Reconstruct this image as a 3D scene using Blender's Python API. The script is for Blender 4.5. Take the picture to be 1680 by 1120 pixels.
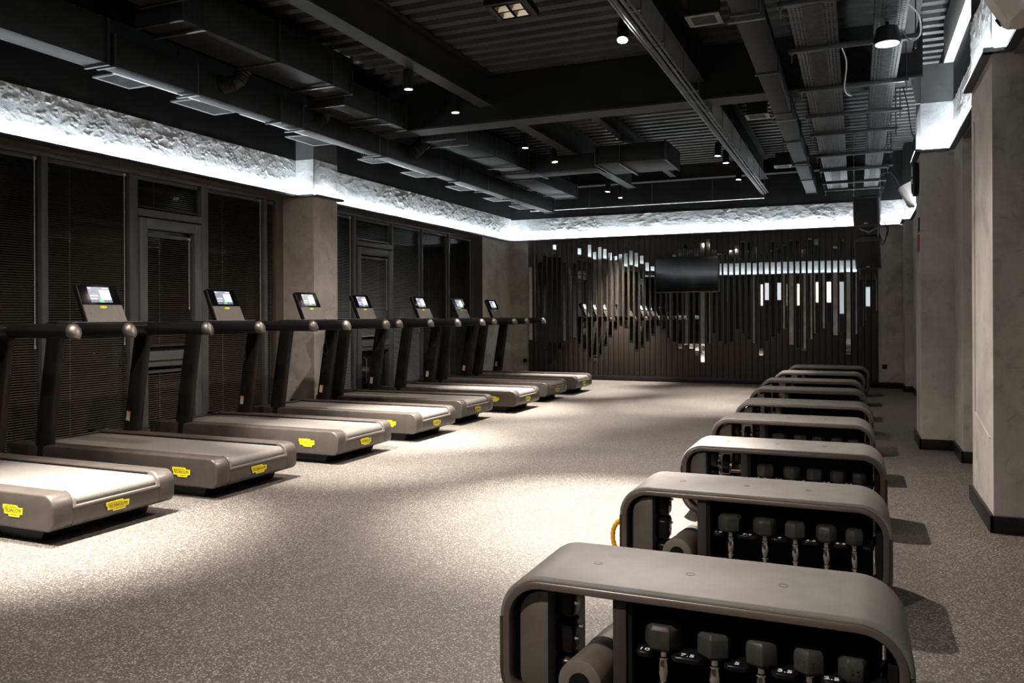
import bpy, bmesh, math, random
from mathutils import Vector, Matrix
PI = math.pi
for o in list(bpy.data.objects): bpy.data.objects.remove(o)
S = bpy.context.scene
C = S.collection
rnd = random.Random(7)

# ------------------------------------------------------------------ camera
YAW, ROLL = .40193, .0041896
cam = bpy.data.cameras.new('camera'); camo = bpy.data.objects.new('camera', cam); C.objects.link(camo)
cam.lens = 1327.8 / 1680 * 36; cam.sensor_width = 36
cam.shift_y = -43.43 / 1680; cam.clip_end = 100
F = Vector((-math.sin(YAW), math.cos(YAW), 0)); R0 = Vector((math.cos(YAW), math.sin(YAW), 0)); D0 = Vector((0, 0, -1))
R2 = math.cos(ROLL) * R0 + math.sin(ROLL) * D0; D2 = -math.sin(ROLL) * R0 + math.cos(ROLL) * D0
m = Matrix((R2, -D2, -F)).transposed().to_4x4(); m.translation = Vector((0, 0, 1.2))
camo.matrix_world = m
S.camera = camo
# ------------------------------------------------------------------ world, exposure
w = bpy.data.worlds.new('night'); S.world = w; w.use_nodes = True
w.node_tree.nodes['Background'].inputs[0].default_value = (.6, .75, 1, 1)
w.node_tree.nodes['Background'].inputs[1].default_value = .004
S.view_settings.view_transform = 'Standard'; S.view_settings.look = 'None'
S.view_settings.exposure = 0.0; S.view_settings.gamma = 1; S.view_settings.use_curve_mapping = False
COVE_POWER = 8.5      # watts per metre of led strip
SPOT_POWER = 3200
SPILL_POWER = 215
COVE_COL = (.90, .97, 1.0)
SPOT_COL = (1.0, .88, .76)

def area(name, loc, sx, sy, power, rot, col, spread=PI):
    l = bpy.data.lights.new(name, 'AREA'); l.shape = 'RECTANGLE'; l.size = sx; l.size_y = sy
    l.energy = power; l.color = col; l.spread = spread
    o = bpy.data.objects.new(name, l); C.objects.link(o); o.location = loc; o.rotation_euler = rot
    return o

# ------------------------------------------------------------------ materials
def mat(name, col, rough=.5, metal=0, spec=.5, emit=None, es=1):
    m = bpy.data.materials.new(name); m.use_nodes = True
    b = m.node_tree.nodes['Principled BSDF']
    b.inputs['Base Color'].default_value = (*col, 1); b.inputs['Roughness'].default_value = rough
    b.inputs['Metallic'].default_value = metal; b.inputs['Specular IOR Level'].default_value = spec
    if emit: b.inputs['Emission Color'].default_value = (*emit, 1); b.inputs['Emission Strength'].default_value = es
    return m
def nodes(m): return m.node_tree.nodes, m.node_tree.links, m.node_tree.nodes['Principled BSDF']
def texco(n, l, scale=(1, 1, 1), kind='Object', rot=(0, 0, 0)):
    t = n.new('ShaderNodeTexCoord'); mp = n.new('ShaderNodeMapping'); l.new(t.outputs[kind], mp.inputs[0])
    mp.inputs['Scale'].default_value = scale; mp.inputs['Rotation'].default_value = rot; return mp.outputs[0]
def noise(n, l, v, scale, det=4, rough=.55, dist=0):
    x = n.new('ShaderNodeTexNoise'); l.new(v, x.inputs['Vector']); x.inputs['Scale'].default_value = scale
    x.inputs['Detail'].default_value = det; x.inputs['Roughness'].default_value = rough; x.inputs['Distortion'].default_value = dist
    return x.outputs['Fac']
def ramp(n, l, f, pts):
    r = n.new('ShaderNodeValToRGB'); l.new(f, r.inputs[0]); e = r.color_ramp.elements
    while len(e) < len(pts): e.new(.5)
    for i, (p, c) in enumerate(pts):
        e[i].position = p; e[i].color = (*c, 1) if not isinstance(c, (int, float)) else (c, c, c, 1)
    return r.outputs[0]
def math_(n, l, op, a, b):
    x = n.new('ShaderNodeMath'); x.operation = op
    for i, v in enumerate((a, b)):
        if isinstance(v, (int, float)): x.inputs[i].default_value = v
        else: l.new(v, x.inputs[i])
    return x.outputs[0]
def bump(n, l, b, h, s, d):
    x = n.new('ShaderNodeBump'); l.new(h, x.inputs['Height']); x.inputs['Strength'].default_value = s; x.inputs['Distance'].default_value = d
    l.new(x.outputs[0], b.inputs['Normal'])

def mottled(name, c0, c1, rough=.6, scale=3, spec=.5, metal=0, bs=.1, bd=.002, stretch=(1, 1, 1)):
    m = mat(name, c0, rough, metal, spec); n, l, b = nodes(m); v = texco(n, l, stretch)
    f = noise(n, l, v, scale, 6, .6, .3); l.new(ramp(n, l, f, [(.32, c0), (.68, c1)]), b.inputs['Base Color'])
    if bs: bump(n, l, b, noise(n, l, v, scale * 8, 4), bs, bd)
    return m

# rubber floor with pale flecks
M_floor = mat('floor_rubber', (.1, .1, .1), .55, 0, .35); n, l, b = nodes(M_floor); v = texco(n, l)
vo = n.new('ShaderNodeTexVoronoi'); l.new(v, vo.inputs['Vector']); vo.inputs['Scale'].default_value = 190
cid = n.new('ShaderNodeSeparateColor'); l.new(vo.outputs['Color'], cid.inputs[0])
fl = ramp(n, l, cid.outputs[0], [(.0, (.040, .037, .034)), (.5, (.066, .061, .056)), (.78, (.10, .092, .085)), (.92, (.24, .225, .21))])
mx = n.new('ShaderNodeMix'); mx.data_type = 'RGBA'; mx.blend_type = 'MULTIPLY'; mx.inputs[0].default_value = 1
l.new(fl, mx.inputs[6]); l.new(ramp(n, l, noise(n, l, v, 1.2, 5, .6), [(.3, .82), (.7, 1.08)]), mx.inputs[7]); l.new(mx.outputs[2], b.inputs['Base Color'])
bump(n, l, b, cid.outputs[1], .25, .0015)

def concrete(name, c0, c1, c2, pits=.5, bd=.004):
    m = mat(name, c0, .62, 0, .35); n, l, b = nodes(m); v = texco(n, l)
    f1 = noise(n, l, v, 2.1, 8, .62, .9); f2 = noise(n, l, v, 9, 6, .7, 1.2)
    col = ramp(n, l, f1, [(.30, c0), (.50, c1), (.70, c2)])
    dk = ramp(n, l, f2, [(.30, .62), (.42, .95), (.7, 1.06)])
    mx = n.new('ShaderNodeMix'); mx.data_type = 'RGBA'; mx.blend_type = 'MULTIPLY'; mx.inputs[0].default_value = .8
    l.new(col, mx.inputs[6]); l.new(dk, mx.inputs[7]); l.new(mx.outputs[2], b.inputs['Base Color'])
    p = noise(n, l, v, 13, 3, .5, 1.5)
    pit = ramp(n, l, p, [(.36, 0.0), (.41, 1.0)])
    h = math_(n, l, 'ADD', math_(n, l, 'MULTIPLY', pit, pits), math_(n, l, 'MULTIPLY', f2, .5))
    bump(n, l, b, h, .55, bd)
    return m
M_conc = concrete('concrete_plaster', (.27, .25, .225), (.40, .375, .34), (.50, .475, .44), .35, .004)
M_conc_r = concrete('concrete_plaster_grey', (.27, .26, .245), (.40, .385, .365), (.50, .48, .455), .3, .004)
# rough trowelled relief of the cove band: slanting tears
M_cove = mat('cove_plaster', (.4, .41, .42), .6, 0, .3); n, l, b = nodes(M_cove); v = texco(n, l)
v2 = texco(n, l, (1, 1, 1)); f1 = noise(n, l, v, 3, 7, .6, .8); f2 = noise(n, l, v2, 9, 5, .62, 2.2); f3 = noise(n, l, v2, 24, 3, .5, .8)
l.new(ramp(n, l, f1, [(.3, (.33, .345, .355)), (.7, (.50, .515, .53))]), b.inputs['Base Color'])
tear = ramp(n, l, f2, [(.42, 0.0), (.44, 1.0), (.56, .9), (.575, .6)]); pit = ramp(n, l, f3, [(.37, 0.0), (.40, 1.0)])
h = math_(n, l, 'ADD', math_(n, l, 'MULTIPLY', tear, .8), math_(n, l, 'MULTIPLY', pit, .5)); bump(n, l, b, h, .5, .006)

M_black = mottled('black_paint', (.007, .0073, .0073), (.014, .0145, .0145), .55, 2.5)
M_black_lit = mottled('black_paint_lit_grey', (.055, .058, .06), (.085, .088, .09), .6, 4)  # black paint raised to grey, the light on it put into the colour
M_deck = mottled('deck_steel', (.036, .037, .037), (.066, .067, .066), .42, 2, .5, 0, 0)
M_beam = mottled('beam_paint', (.020, .020, .020), (.030, .030, .029), .5, 3)
M_duct = mottled('duct_paint', (.011, .0115, .012), (.019, .020, .021), .45, 4, .5, 0, 0, stretch=(1, 1, 1))
M_darkmetal = mat('dark_metal', (.05, .052, .055), .38, .6)
M_galv = mottled('galvanised', (.30, .31, .32), (.46, .47, .48), .33, 30, .5, 1, 0)
M_galvd = mottled('galvanised_dull', (.14, .145, .15), (.24, .245, .25), .36, 18, .5, 1, 0)
M_skirt = mat('skirting_black', (.012, .012, .013), .35)
M_frame = mottled('window_frame_grey', (.075, .079, .082), (.10, .105, .108), .38, 5, .5, 0, 0)
M_framel = mottled('door_frame_grey', (.085, .089, .091), (.115, .119, .121), .35, 5, .5, 0, 0)
M_brown = mottled('reveal_brown', (.085, .066, .052), (.115, .09, .072), .6, 4)
M_slatd = mat('blind_dark', (.062, .050, .043), .42)
M_slat_lit = mat('blind_lit_grey', (.27, .29, .305), .40)  # slats greyed: cove light put into the blind colour
M_cord = mat('cord_pale', (.35, .36, .36), .5)
M_glass = mat('night_glass', (.01, .012, .012), .03, 0, .8)
n, l, b = nodes(M_glass); b.inputs['Alpha'].default_value = .82
M_board = mottled('panel_board', (.040, .034, .030), (.055, .047, .042), .42, 3, .5, 0, .1, .001, (1, 1, .15))
M_joint = mat('panel_backing', (.012, .011, .010), .6)
M_mirror = mat('mirror', (.86, .89, .88), .015, 1)
M_mirredge = mat('mirror_edge', (.30, .31, .30), .25, .8)
M_tv = mat('tv_glass', (.008, .009, .010), .07, 0, .6)
M_tvf = mat('tv_bezel', (.015, .015, .016), .3)
M_white = mat('speaker_white', (.66, .64, .60), .5)
M_whitetop = mat('speaker_grille', (.62, .66, .66), .6)
M_pa = mottled('speaker_black', (.018, .018, .019), (.03, .03, .032), .55, 30)
M_paside = mat('speaker_side', (.06, .062, .065), .6)
M_red = mat('red_panel', (.35, .02, .03), .4)
M_led = mat('led_strip', (.8, .85, .9), .4, emit=COVE_COL, es=6)
M_lens = mat('lamp_lens', (.9, .8, .7), .4, emit=(1, .86, .70), es=16)
M_lensf = mat('lamp_lens_front', (.9, .8, .7), .4, emit=(1, .9, .78), es=60)
M_disc = mat('lamp_diffuser', (.9, .9, .9), .4, emit=(1, .99, .97), es=2.2)
# treadmill
M_body = mottled('treadmill_shell', (.046, .040, .036), (.063, .056, .050), .40, 10, .5, .15, .05, .0005)
M_rail = mottled('treadmill_side_rail', (.125, .112, .102), (.160, .146, .134), .45, 12, .5, .1, .1, .0005)
M_belt = mat('running_belt', (.08, .078, .075), .6); n, l, b = nodes(M_belt); v = texco(n, l)
l.new(ramp(n, l, noise(n, l, v, 260, 2, .6), [(.4, (.085, .081, .077)), (.65, (.16, .152, .145))]), b.inputs['Base Color'])
M_trimm = mat('belt_trim', (.15, .138, .13), .3, .3)
M_tblack = mat('treadmill_black', (.007, .007, .008), .42)
M_post = mottled('post_brown_black', (.011, .0095, .0085), (.017, .0145, .013), .34, 8, .5, .2, 0)
M_grip = mat('grip_black', (.008, .008, .009), .45)
M_cap = mat('grip_cap', (.13, .118, .108), .42, .8)
M_fascia = mottled('console_fascia', (.11, .102, .095), (.15, .139, .128), .45, 60, .5, .4, 0)
M_gloss = mat('console_gloss', (.003, .003, .004), .05, 0, .12)
M_yellow = mat('badge_yellow', (.66, .56, .01), .5)
M_ink = mat('badge_ink', (.015, .013, .004), .6)
M_screen = mat('screen_grey', (.1, .1, .12), .3, emit=(.30, .33, .42), es=.9)
M_scrw = mat('screen_white', (.5, .5, .5), .3, emit=(.93, .95, 1), es=1.1)
M_scrb = mat('screen_navy', (.05, .05, .1), .3, emit=(.10, .12, .22), es=.8)
M_scrg = mat('screen_green', (.05, .3, .1), .3, emit=(.10, .62, .22), es=.9)
M_stick = mat('sticker_pale', (.42, .38, .33), .6)
M_sticko = mat('sticker_orange', (.65, .20, .05), .6)
# benches
M_pad = mottled('bench_pad', (.088, .088, .086), (.118, .118, .115), .60, 9, .5, 0, .08, .0006)
M_rim = mottled('bench_rim', (.072, .059, .052), (.092, .077, .068), .32, 8, .5, .2, 0)
M_leg = mottled('bench_leg', (.035, .030, .027), (.05, .044, .040), .38, 8, .5, .1, 0)
M_panel = mottled('bench_panel', (.075, .066, .058), (.095, .085, .075), .5, 12, .5, 0, 0)
M_bblack = mat('bench_black', (.006, .006, .007), .22)
M_bmatte = mat('bench_inner', (.006, .006, .006), .6)
M_hex = mottled('hex_rubber', (.026, .0245, .023), (.040, .038, .036), .42, 20, .5, 0, .1, .0005)
M_chrome = mat('chrome', (.75, .71, .67), .16, 1)
M_num = mat('number_white', (.75, .75, .75), .5)
M_foam = mottled('foam_brown', (.085, .072, .062), (.11, .096, .084), .55, 20)
M_foamb = mat('foam_black', (.02, .019, .018), .6)
M_rope = mat('band_yellow', (.80, .38, .02), .5)
M_pump = mat('plate_grey', (.22, .20, .185), .32, .7)

for m_ in (M_black, M_beam, M_duct, M_slatd, M_post, M_grip, M_tblack, M_deck, M_bmatte, M_board, M_hex, M_joint, M_pa, M_frame, M_skirt, M_bblack, M_leg):
    m_.node_tree.nodes['Principled BSDF'].inputs['Specular IOR Level'].default_value = .18
# ------------------------------------------------------------------ mesh builder
class MB:
    def __init__(s): s.v = []; s.f = []; s.mi = []
    def add(s, vs, fs, mi=0):
        k = len(s.v); s.v += [tuple(p) for p in vs]; s.f += [tuple(i + k for i in f) for f in fs]; s.mi += [mi] * len(fs); return s
    def box(s, x0, x1, y0, y1, z0, z1, mi=0):
        return s.add([(x0, y0, z0), (x1, y0, z0), (x1, y1, z0), (x0, y1, z0), (x0, y0, z1), (x1, y0, z1), (x1, y1, z1), (x0, y1, z1)],
                     [(0, 3, 2, 1), (4, 5, 6, 7), (0, 1, 5, 4), (1, 2, 6, 5), (2, 3, 7, 6), (3, 0, 4, 7)], mi)
    def prism(s, pts, axis, a0, a1, mi=0):
        """polygon pts (u,v) extruded along axis; u,v are the other two axes in xyz order"""
        def mk(p, a): return {'x': (a, p[0], p[1]), 'y': (p[0], a, p[1]), 'z': (p[0], p[1], a)}[axis]
        n_ = len(pts); vs = [mk(p, a0) for p in pts] + [mk(p, a1) for p in pts]
        fs = [tuple(range(n_))[::-1], tuple(range(n_, 2 * n_))] + [(i, (i + 1) % n_, n_ + (i + 1) % n_, n_ + i) for i in range(n_)]
        return s.add(vs, fs, mi)
    def cyl(s, p0, p1, r, seg=12, r1=None, mi=0, cap=True):
        p0 = Vector(p0); p1 = Vector(p1); d = (p1 - p0).normalized(); r1 = r if r1 is None else r1
        u = d.orthogonal().normalized(); w_ = d.cross(u)
        a = [p0 + (u * math.cos(2 * PI * i / seg) + w_ * math.sin(2 * PI * i / seg)) * r for i in range(seg)]
        b_ = [p1 + (u * math.cos(2 * PI * i / seg) + w_ * math.sin(2 * PI * i / seg)) * r1 for i in range(seg)]
        fs = [(i, (i + 1) % seg, seg + (i + 1) % seg, seg + i) for i in range(seg)]
        if cap: fs += [tuple(range(seg))[::-1], tuple(range(seg, 2 * seg))]
        return s.add(a + b_, fs, mi)
    def lathe(s, prof, seg=16, c=(0, 0, 0), rot0=0, mi=0):
        """prof list of (r,z)"""
        vs = []; n_ = len(prof)
        for r, z in prof:
            vs += [(c[0] + r * math.cos(rot0 + 2 * PI * i / seg), c[1] + r * math.sin(rot0 + 2 * PI * i / seg), c[2] + z) for i in range(seg)]
        fs = [(j * seg + i, j * seg + (i + 1) % seg, (j + 1) * seg + (i + 1) % seg, (j + 1) * seg + i) for j in range(n_ - 1) for i in range(seg)]
        fs += [tuple(range(seg))[::-1], tuple(range((n_ - 1) * seg, n_ * seg))]
        return s.add(vs, fs, mi)
    def tube(s, pts, r, seg=8, closed=False, mi=0):
        pts = [Vector(p) for p in pts]; n_ = len(pts); vs = []; up = None
        for i, p in enumerate(pts):
            a = pts[(i - 1) % n_] if (closed or i) else p; b_ = pts[(i + 1) % n_] if (closed or i < n_ - 1) else p
            d = (b_ - a).normalized()
            u = d.orthogonal().normalized() if up is None else (up - d * up.dot(d)).normalized()
            up = u; w_ = d.cross(u); rr = r[i] if isinstance(r, (list, tuple)) else r
            vs += [p + (u * math.cos(2 * PI * k / seg) + w_ * math.sin(2 * PI * k / seg)) * rr for k in range(seg)]
        m_ = n_ if closed else n_ - 1
        fs = [(j * seg + k, j * seg + (k + 1) % seg, ((j + 1) % n_) * seg + (k + 1) % seg, ((j + 1) % n_) * seg + k) for j in range(m_) for k in range(seg)]
        if not closed: fs += [tuple(range(seg))[::-1], tuple(range((n_ - 1) * seg, n_ * seg))]
        return s.add(vs, fs, mi)
    def loops(s, rings, closed_path=False, mi=0, caps=True):
        k = len(rings[0]); vs = [p for r in rings for p in r]; n_ = len(rings)
        fs = [(j * k + i, j * k + (i + 1) % k, (j + 1) * k + (i + 1) % k, (j + 1) * k + i) for j in range(n_ - 1) for i in range(k)]
        if caps: fs += [tuple(range(k))[::-1], tuple(range((n_ - 1) * k, n_ * k))]
        return s.add(vs, fs, mi)
    def mesh(s, name, mats, bevel=0, smooth=False, segs=2):
        me = bpy.data.meshes.new(name); me.from_pydata(s.v, [], s.f)
        for mm in (mats if isinstance(mats, (list, tuple)) else [mats]): me.materials.append(mm)
        me.polygons.foreach_set('material_index', s.mi)
        bm = bmesh.new(); bm.from_mesh(me); bmesh.ops.recalc_face_normals(bm, faces=bm.faces)
        if bevel:
            ed = [e for e in bm.edges if len(e.link_faces) == 2 and e.calc_face_angle(0) > .6]
            bmesh.ops.bevel(bm, geom=ed, offset=bevel, segments=segs, profile=.5, affect='EDGES', clamp_overlap=True)
        if smooth or bevel:
            for f in bm.faces: f.smooth = True
            for e in bm.edges:
                if len(e.link_faces) == 2 and e.calc_face_angle(0) > .75: e.smooth = False
        bm.to_mesh(me); bm.free(); return me
    def obj(s, name, mats, parent=None, bevel=0, smooth=False, label=None, kind=None, loc=None, segs=2):
        o = bpy.data.objects.new(name, s.mesh(name, mats, bevel, smooth, segs)); C.objects.link(o)
        if parent: o.parent = parent
        if label: o['label'] = label
        if kind: o['kind'] = kind
        if loc: o.location = loc
        return o
def thing(name, label, cat, loc=(0, 0, 0), rz=0, group=None):
    o = bpy.data.objects.new(name, None); C.objects.link(o); o.location = loc; o.rotation_euler = (0, 0, rz)
    o.empty_display_size = .1; o['label'] = label; o['category'] = cat
    if group: o['group'] = group
    return o
def tag(o, label, cat, group=None):
    o['label'] = label; o['category'] = cat
    if group: o['group'] = group
    return o
def dup(src, loc, label=None, rz=None, group=None):
    def cp(o, par):
        c = o.copy(); C.objects.link(c)
        if par: c.parent = par
        for ch in o.children: cp(ch, c)
        return c
    r = cp(src, None); r.location = loc
    if rz is not None: r.rotation_euler = (0, 0, rz)
    if label: r['label'] = label
    if group: r['group'] = group
    return r
def smooth_path(pts, k=6):
    P_ = [Vector(p) for p in pts]; P_ = [P_[0]] + P_ + [P_[-1]]; out = []
    for i in range(1, len(P_) - 2):
        a, b_, c, d = P_[i - 1:i + 3]
        for q in range(k):
            u = q / k
            out.append(.5 * ((2 * b_) + (c - a) * u + (2 * a - 5 * b_ + 4 * c - d) * u * u + (3 * b_ - a - 3 * c + d) * u ** 3))
    return out + [P_[-2]]
_txt = {}
def text_mesh(s, size, m, ext=.0006):
    k = (s, size, m.name)
    if k not in _txt:
        cu = bpy.data.curves.new('lettering', 'FONT'); cu.body = s; cu.size = size; cu.align_x = 'CENTER'; cu.align_y = 'CENTER'
        cu.extrude = ext; cu.resolution_u = 2
        to = bpy.data.objects.new('lettering', cu); C.objects.link(to)
        dg = bpy.context.evaluated_depsgraph_get(); dg.update()
        me = bpy.data.meshes.new_from_object(to.evaluated_get(dg)); me.name = 'lettering'
        me.materials.clear(); me.materials.append(m)
        bpy.data.objects.remove(to); _txt[k] = me
    return _txt[k]
def text_obj(s, size, m, parent, loc, rot, sx=1, name='lettering'):
    o = bpy.data.objects.new(name, text_mesh(s, size, m)); C.objects.link(o); o.parent = parent
    o.location = loc; o.rotation_euler = rot; o.scale = (sx, 1, 1); return o
def struct(mb, name, mats, **k): return mb.obj(name, mats, kind='structure', **k)

# ================================================================== SHELL
YB = 14.35; XL = -6.115; XW = -6.30; ZD = 3.80; YN = -1.6
struct(MB().box(-6.6, 1.6, YN - .3, YB + .3, -.12, 0), 'floor', M_floor)

# ceiling: corrugated steel deck, ribs run left to right
mb = MB(); p = .2; y = YN; prof = []
while y < YB + .1:
    prof += [(y, ZD), (y + .085, ZD), (y + .105, ZD + .055), (y + .18, ZD + .055)]; y += p
top = [(q[0], ZD + .12) for q in (prof[-1], prof[0])]
ceil = struct(mb.add([(-6.6, a, z) for a, z in prof] + [(1.6, a, z) for a, z in prof],
       [(i, i + 1, len(prof) + i + 1, len(prof) + i) for i in range(len(prof) - 1)]), 'ceiling', M_deck)
MB().box(-6.7, 1.7, YN - .3, YB + .3, ZD + .06, ZD + .2).obj('roof_slab', M_black, ceil)

from mathutils import noise as NZ
def sm(a, b_, x):
    t_ = min(1, max(0, (x - a) / (b_ - a))); return t_ * t_ * (3 - 2 * t_)
def relief(u, v_, seed):
    # slanting trowel tears with a sharp lower lip, and small pits
    p1 = Vector(((u + .8 * v_) * 7.5, (v_ - .12 * u) * 15.0, seed)); w_ = NZ.noise(p1 * 1.9) * .5
    a = NZ.noise(p1 + Vector((w_, w_, 0))) + .45 * NZ.noise(p1 * 2.7) + .22 * NZ.noise(p1 * 6.1)
    c = NZ.noise(Vector((u * 26, v_ * 26, seed + 9)))
    m_ = .55 + .45 * NZ.noise(Vector((u * 1.3, v_ * 2.2, seed + 4)))
    amt = (.35 + .65 * sm(.04, .22, v_)) * m_
    return .0095 * amt * (sm(.15, .18, a) - .75 * sm(.18, .50, a)) - .0045 * sm(.42, .50, c) * m_ + .0012 * NZ.noise(Vector((u * 14, v_ * 14, seed + 2)))
def relief_band(parent, p0, p1, nrm, z0, z1, du=.013, dv=.0125, seed=0):
    p0 = Vector((*p0, 0)); p1 = Vector((*p1, 0)); L = (p1 - p0).length; d = (p1 - p0) / L; nrm = Vector((*nrm, 0))
    nu = max(2, int(L / du)); nv = int((z1 - z0) / dv); vs = []
    for i in range(nu + 1):
        for j in range(nv + 1):
            u = L * i / nu; v_ = (z1 - z0) * j / nv; e = 0 if (i in (0, nu)) else relief(u, v_, seed)
            q = p0 + d * u + nrm * (.003 + e); vs.append((q.x, q.y, z0 + v_))
    fs = [(i * (nv + 1) + j, (i + 1) * (nv + 1) + j, (i + 1) * (nv + 1) + j + 1, i * (nv + 1) + j + 1) for i in range(nu) for j in range(nv)]
    mb = MB(); mb.add(vs, fs); return mb.obj('plaster_relief', M_cove, parent, smooth=True)
# --- left wall: dark band above, plaster band washed by the cove, glazing below
wl = struct(MB().box(-6.45, XL, YN, YB, 3.04, ZD + .1), 'wall_left', M_black)
MB().box(-6.45, XL, YN, YB, 2.60, 3.04).obj('plaster_band', M_cove, wl)
MB().box(-6.45, XL, 13.05, YB, 0, 2.60).obj('pier', M_conc, wl)
MB().box(-6.46, -5.86, 7.84, 8.31, 0, 2.60).obj('pillar', M_conc, wl)
MB().box(-6.44, -5.86, 7.84, 8.31, 2.60, 3.04).obj('plaster_band', M_cove, wl)
MB().box(-6.44, -5.86, 7.84, 8.31, 3.04, ZD + .1).obj('pillar_top', M_black_lit, wl)
relief_band(wl, (XL, 3.6), (XL, 7.84), (1, 0), 2.61, 3.04, .009, .0095, 1); relief_band(wl, (XL, 8.31), (XL, YB), (1, 0), 2.61, 3.04, .014, .012, 2)
relief_band(wl, (XL, 7.84), (-5.86, 7.84), (0, -1), 2.61, 3.04, .014, .014, 3); relief_band(wl, (-5.86, 7.84), (-5.86, 8.31), (1, 0), 2.61, 3.04, .014, .014, 4)
MB().box(-6.46, -6.30, 7.70, 7.84, 0, 2.60).obj('reveal_panel', M_brown, wl)
MB().box(-6.31, XL - .001, YN, 7.84, 2.597, 2.600).box(-6.31, XL - .001, 8.31, 13.05, 2.597, 2.600).obj('soffit_lining', M_brown, wl)
MB().box(-6.30, XL - .0, 13.046, 13.05, 0, 2.598).obj('reveal_panel', M_brown, wl)

# --- back wall
wb = struct(MB().box(-6.45, 1.6, YB, YB + .3, 3.02, ZD + .1), 'wall_back', M_black)
MB().box(-6.45, 1.6, YB, YB + .3, 2.60, 3.02).obj('plaster_band', M_cove, wb)
MB().box(-6.45, 1.6, YB, YB + .3, 0, 2.60).obj('concrete_face', M_conc, wb)
relief_band(wb, (XL, YB), (.69, YB), (0, -1), 2.61, 3.02, .014, .012, 5)
PX0, PX1, NB = -5.745, .325, 62
MB().box(PX0, PX1, YB - .012, YB - .0005, .09, 2.60).obj('panel_backing', M_joint, wb)
pitch = (PX1 - PX0) / NB
bme = MB().box(.004, pitch - .004, -.022, 0, .093, 2.595).mesh('panel_board', M_board, .003)
for i in range(NB):
    o = bpy.data.objects.new('panel_board', bme); C.objects.link(o); o.parent = wb
    o.location = (PX0 + i * pitch, YB - .012 + rnd.uniform(-.001, .001), 0)

# --- right wall with its pillars
wr = struct(MB().box(1.1, 1.5, 5.5, YB, 0, 2.62), 'wall_right', M_conc_r)
MB().box(1.3, 1.5, YN, 5.5, 0, 2.62).obj('concrete_face', M_conc_r, wr)
def rblock(x, y0, y1, name='pilaster', x1=1.2, z0=0, z1=2.62, mt=None):
    return MB().box(x, x1, y0, y1, z0, z1).obj(name, mt or M_conc_r, wr)
rblock(.69, 13.7, YB); rblock(.80, 8.62, 13.7, 'concrete_face'); rblock(.53, 8.0, 8.62, 'pillar'); rblock(.79, 7.39, 8.0)
rblock(1.0, 5.965, 7.39, 'concrete_face'); rblock(.69, 5.11, 5.965, 'pillar', 1.45)
for (x, y0, y1) in ((.69, 13.7, YB), (.80, 8.62, 13.7), (.53, 8.0, 8.62), (.79, 5.965, 8.0), (.69, 5.11, 5.965), (.79, YN, 5.11)):
    rblock(x, y0, y1, 'plaster_band', 1.5, 2.62, 3.05, M_cove)
    rblock(x if x > .6 else .535, y0, y1, 'painted_band', 1.5, 3.05, 3.39 if x < .6 else ZD + .1, M_black_lit if x < .6 else M_black)
relief_band(wr, (.53, 8.0), (.79, 8.0), (0, -1), 2.63, 3.05, .014, .014, 6); relief_band(wr, (.79, 5.965), (.79, 8.0), (-1, 0), 2.63, 3.05, .014, .014, 7)
relief_band(wr, (.69, 5.11), (.69, 5.965), (-1, 0), 2.63, 3.05, .014, .014, 8); relief_band(wr, (.79, 2.8), (.79, 5.11), (-1, 0), 2.63, 3.05, .014, .014, 9)
# raised rectangle scored into the plaster of the near pillar
MB().tube([(.688, 5.82, 2.4), (.688, 5.82, .58), (.688, 5.22, .50)], .004, 5).obj('scored_line', M_conc_r, wr)

# --- wall behind the camera and its cove
wn = struct(MB().box(-6.45, 1.6, YN - .3, YN, 0, 2.62), 'wall_front', M_black)
for x_ in (-5.6, -4.7, -3.9, -3.3, -2.35, -1.55, -.95, -.3, .3): MB().box(x_, x_ + .17, YN - .02, YN + .05, 0, 2.6).obj('pilaster', M_conc, wn)  # unseen, added so the mirror strips reflect pale upright lines
MB().box(-6.45, 1.6, YN - .3, YN, 2.62, 3.04).obj('plaster_band', M_cove, wn)
MB().box(-6.45, 1.6, YN - .3, YN, 3.04, ZD + .1).obj('painted_band', M_black, wn)

for k, (x0, x1, z0, z1, cc, e_) in enumerate(((-2.9, -2.6, 1.7, 2.3, (.9, .97, 1), .8), (-2.1, -1.75, 1.5, 2.25, (1, .86, .68), 1.6), (-1.35, -1.1, 1.2, 2.3, (.85, .95, 1), .45), (-.75, -.45, 1.6, 2.3, (1, .9, .78), 2.0), (-.2, .1, 1.45, 2.1, (.8, .93, 1), .7))):  # unseen glowing panels, added to brighten the mirror reflections
    o_ = MB().box(x0, x1, YN - .01, YN + .02, z0, z1).obj('added_glow_panel', mat('added_glow_panel_%d' % k, (.5, .5, .5), .4, emit=cc, es=e_), wn)
    MB().box(x0 - .04, x0, YN, YN + .04, z0 - .04, z1 + .04).box(x1, x1 + .04, YN, YN + .04, z0 - .04, z1 + .04).obj('added_glow_frame', M_frame, wn)
# --- skirting
def skirt(name, segs):
    mb = MB()
    for (x0, x1, y0, y1) in segs: mb.box(x0, x1, y0, y1, 0, .092)
    return struct(mb, name, M_skirt, bevel=.003)
skirt('baseboard_back', [(XL, .69, YB - .05, YB)])
skirt('baseboard_left', [(XL, XL + .015, 13.06, YB - .04), (-5.86, -5.842, 7.82, 8.33), (-6.28, -5.86, 7.822, 7.84)])
skirt('baseboard_right', [(.672, .69, 13.682, YB - .04), (.672, .80, 13.682, 13.7), (.782, .80, 8.62, 13.69), (.508, .53, 7.978, 8.63), (.51, .79, 7.978, 8.0),
      (.770, .79, 7.368, 8.0), (.772, 1.0, 7.368, 7.39), (.982, 1.0, 5.965, 7.38), (.668, .69, 5.086, 5.97), (.67, 1.3, 5.086, 5.11)])

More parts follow.
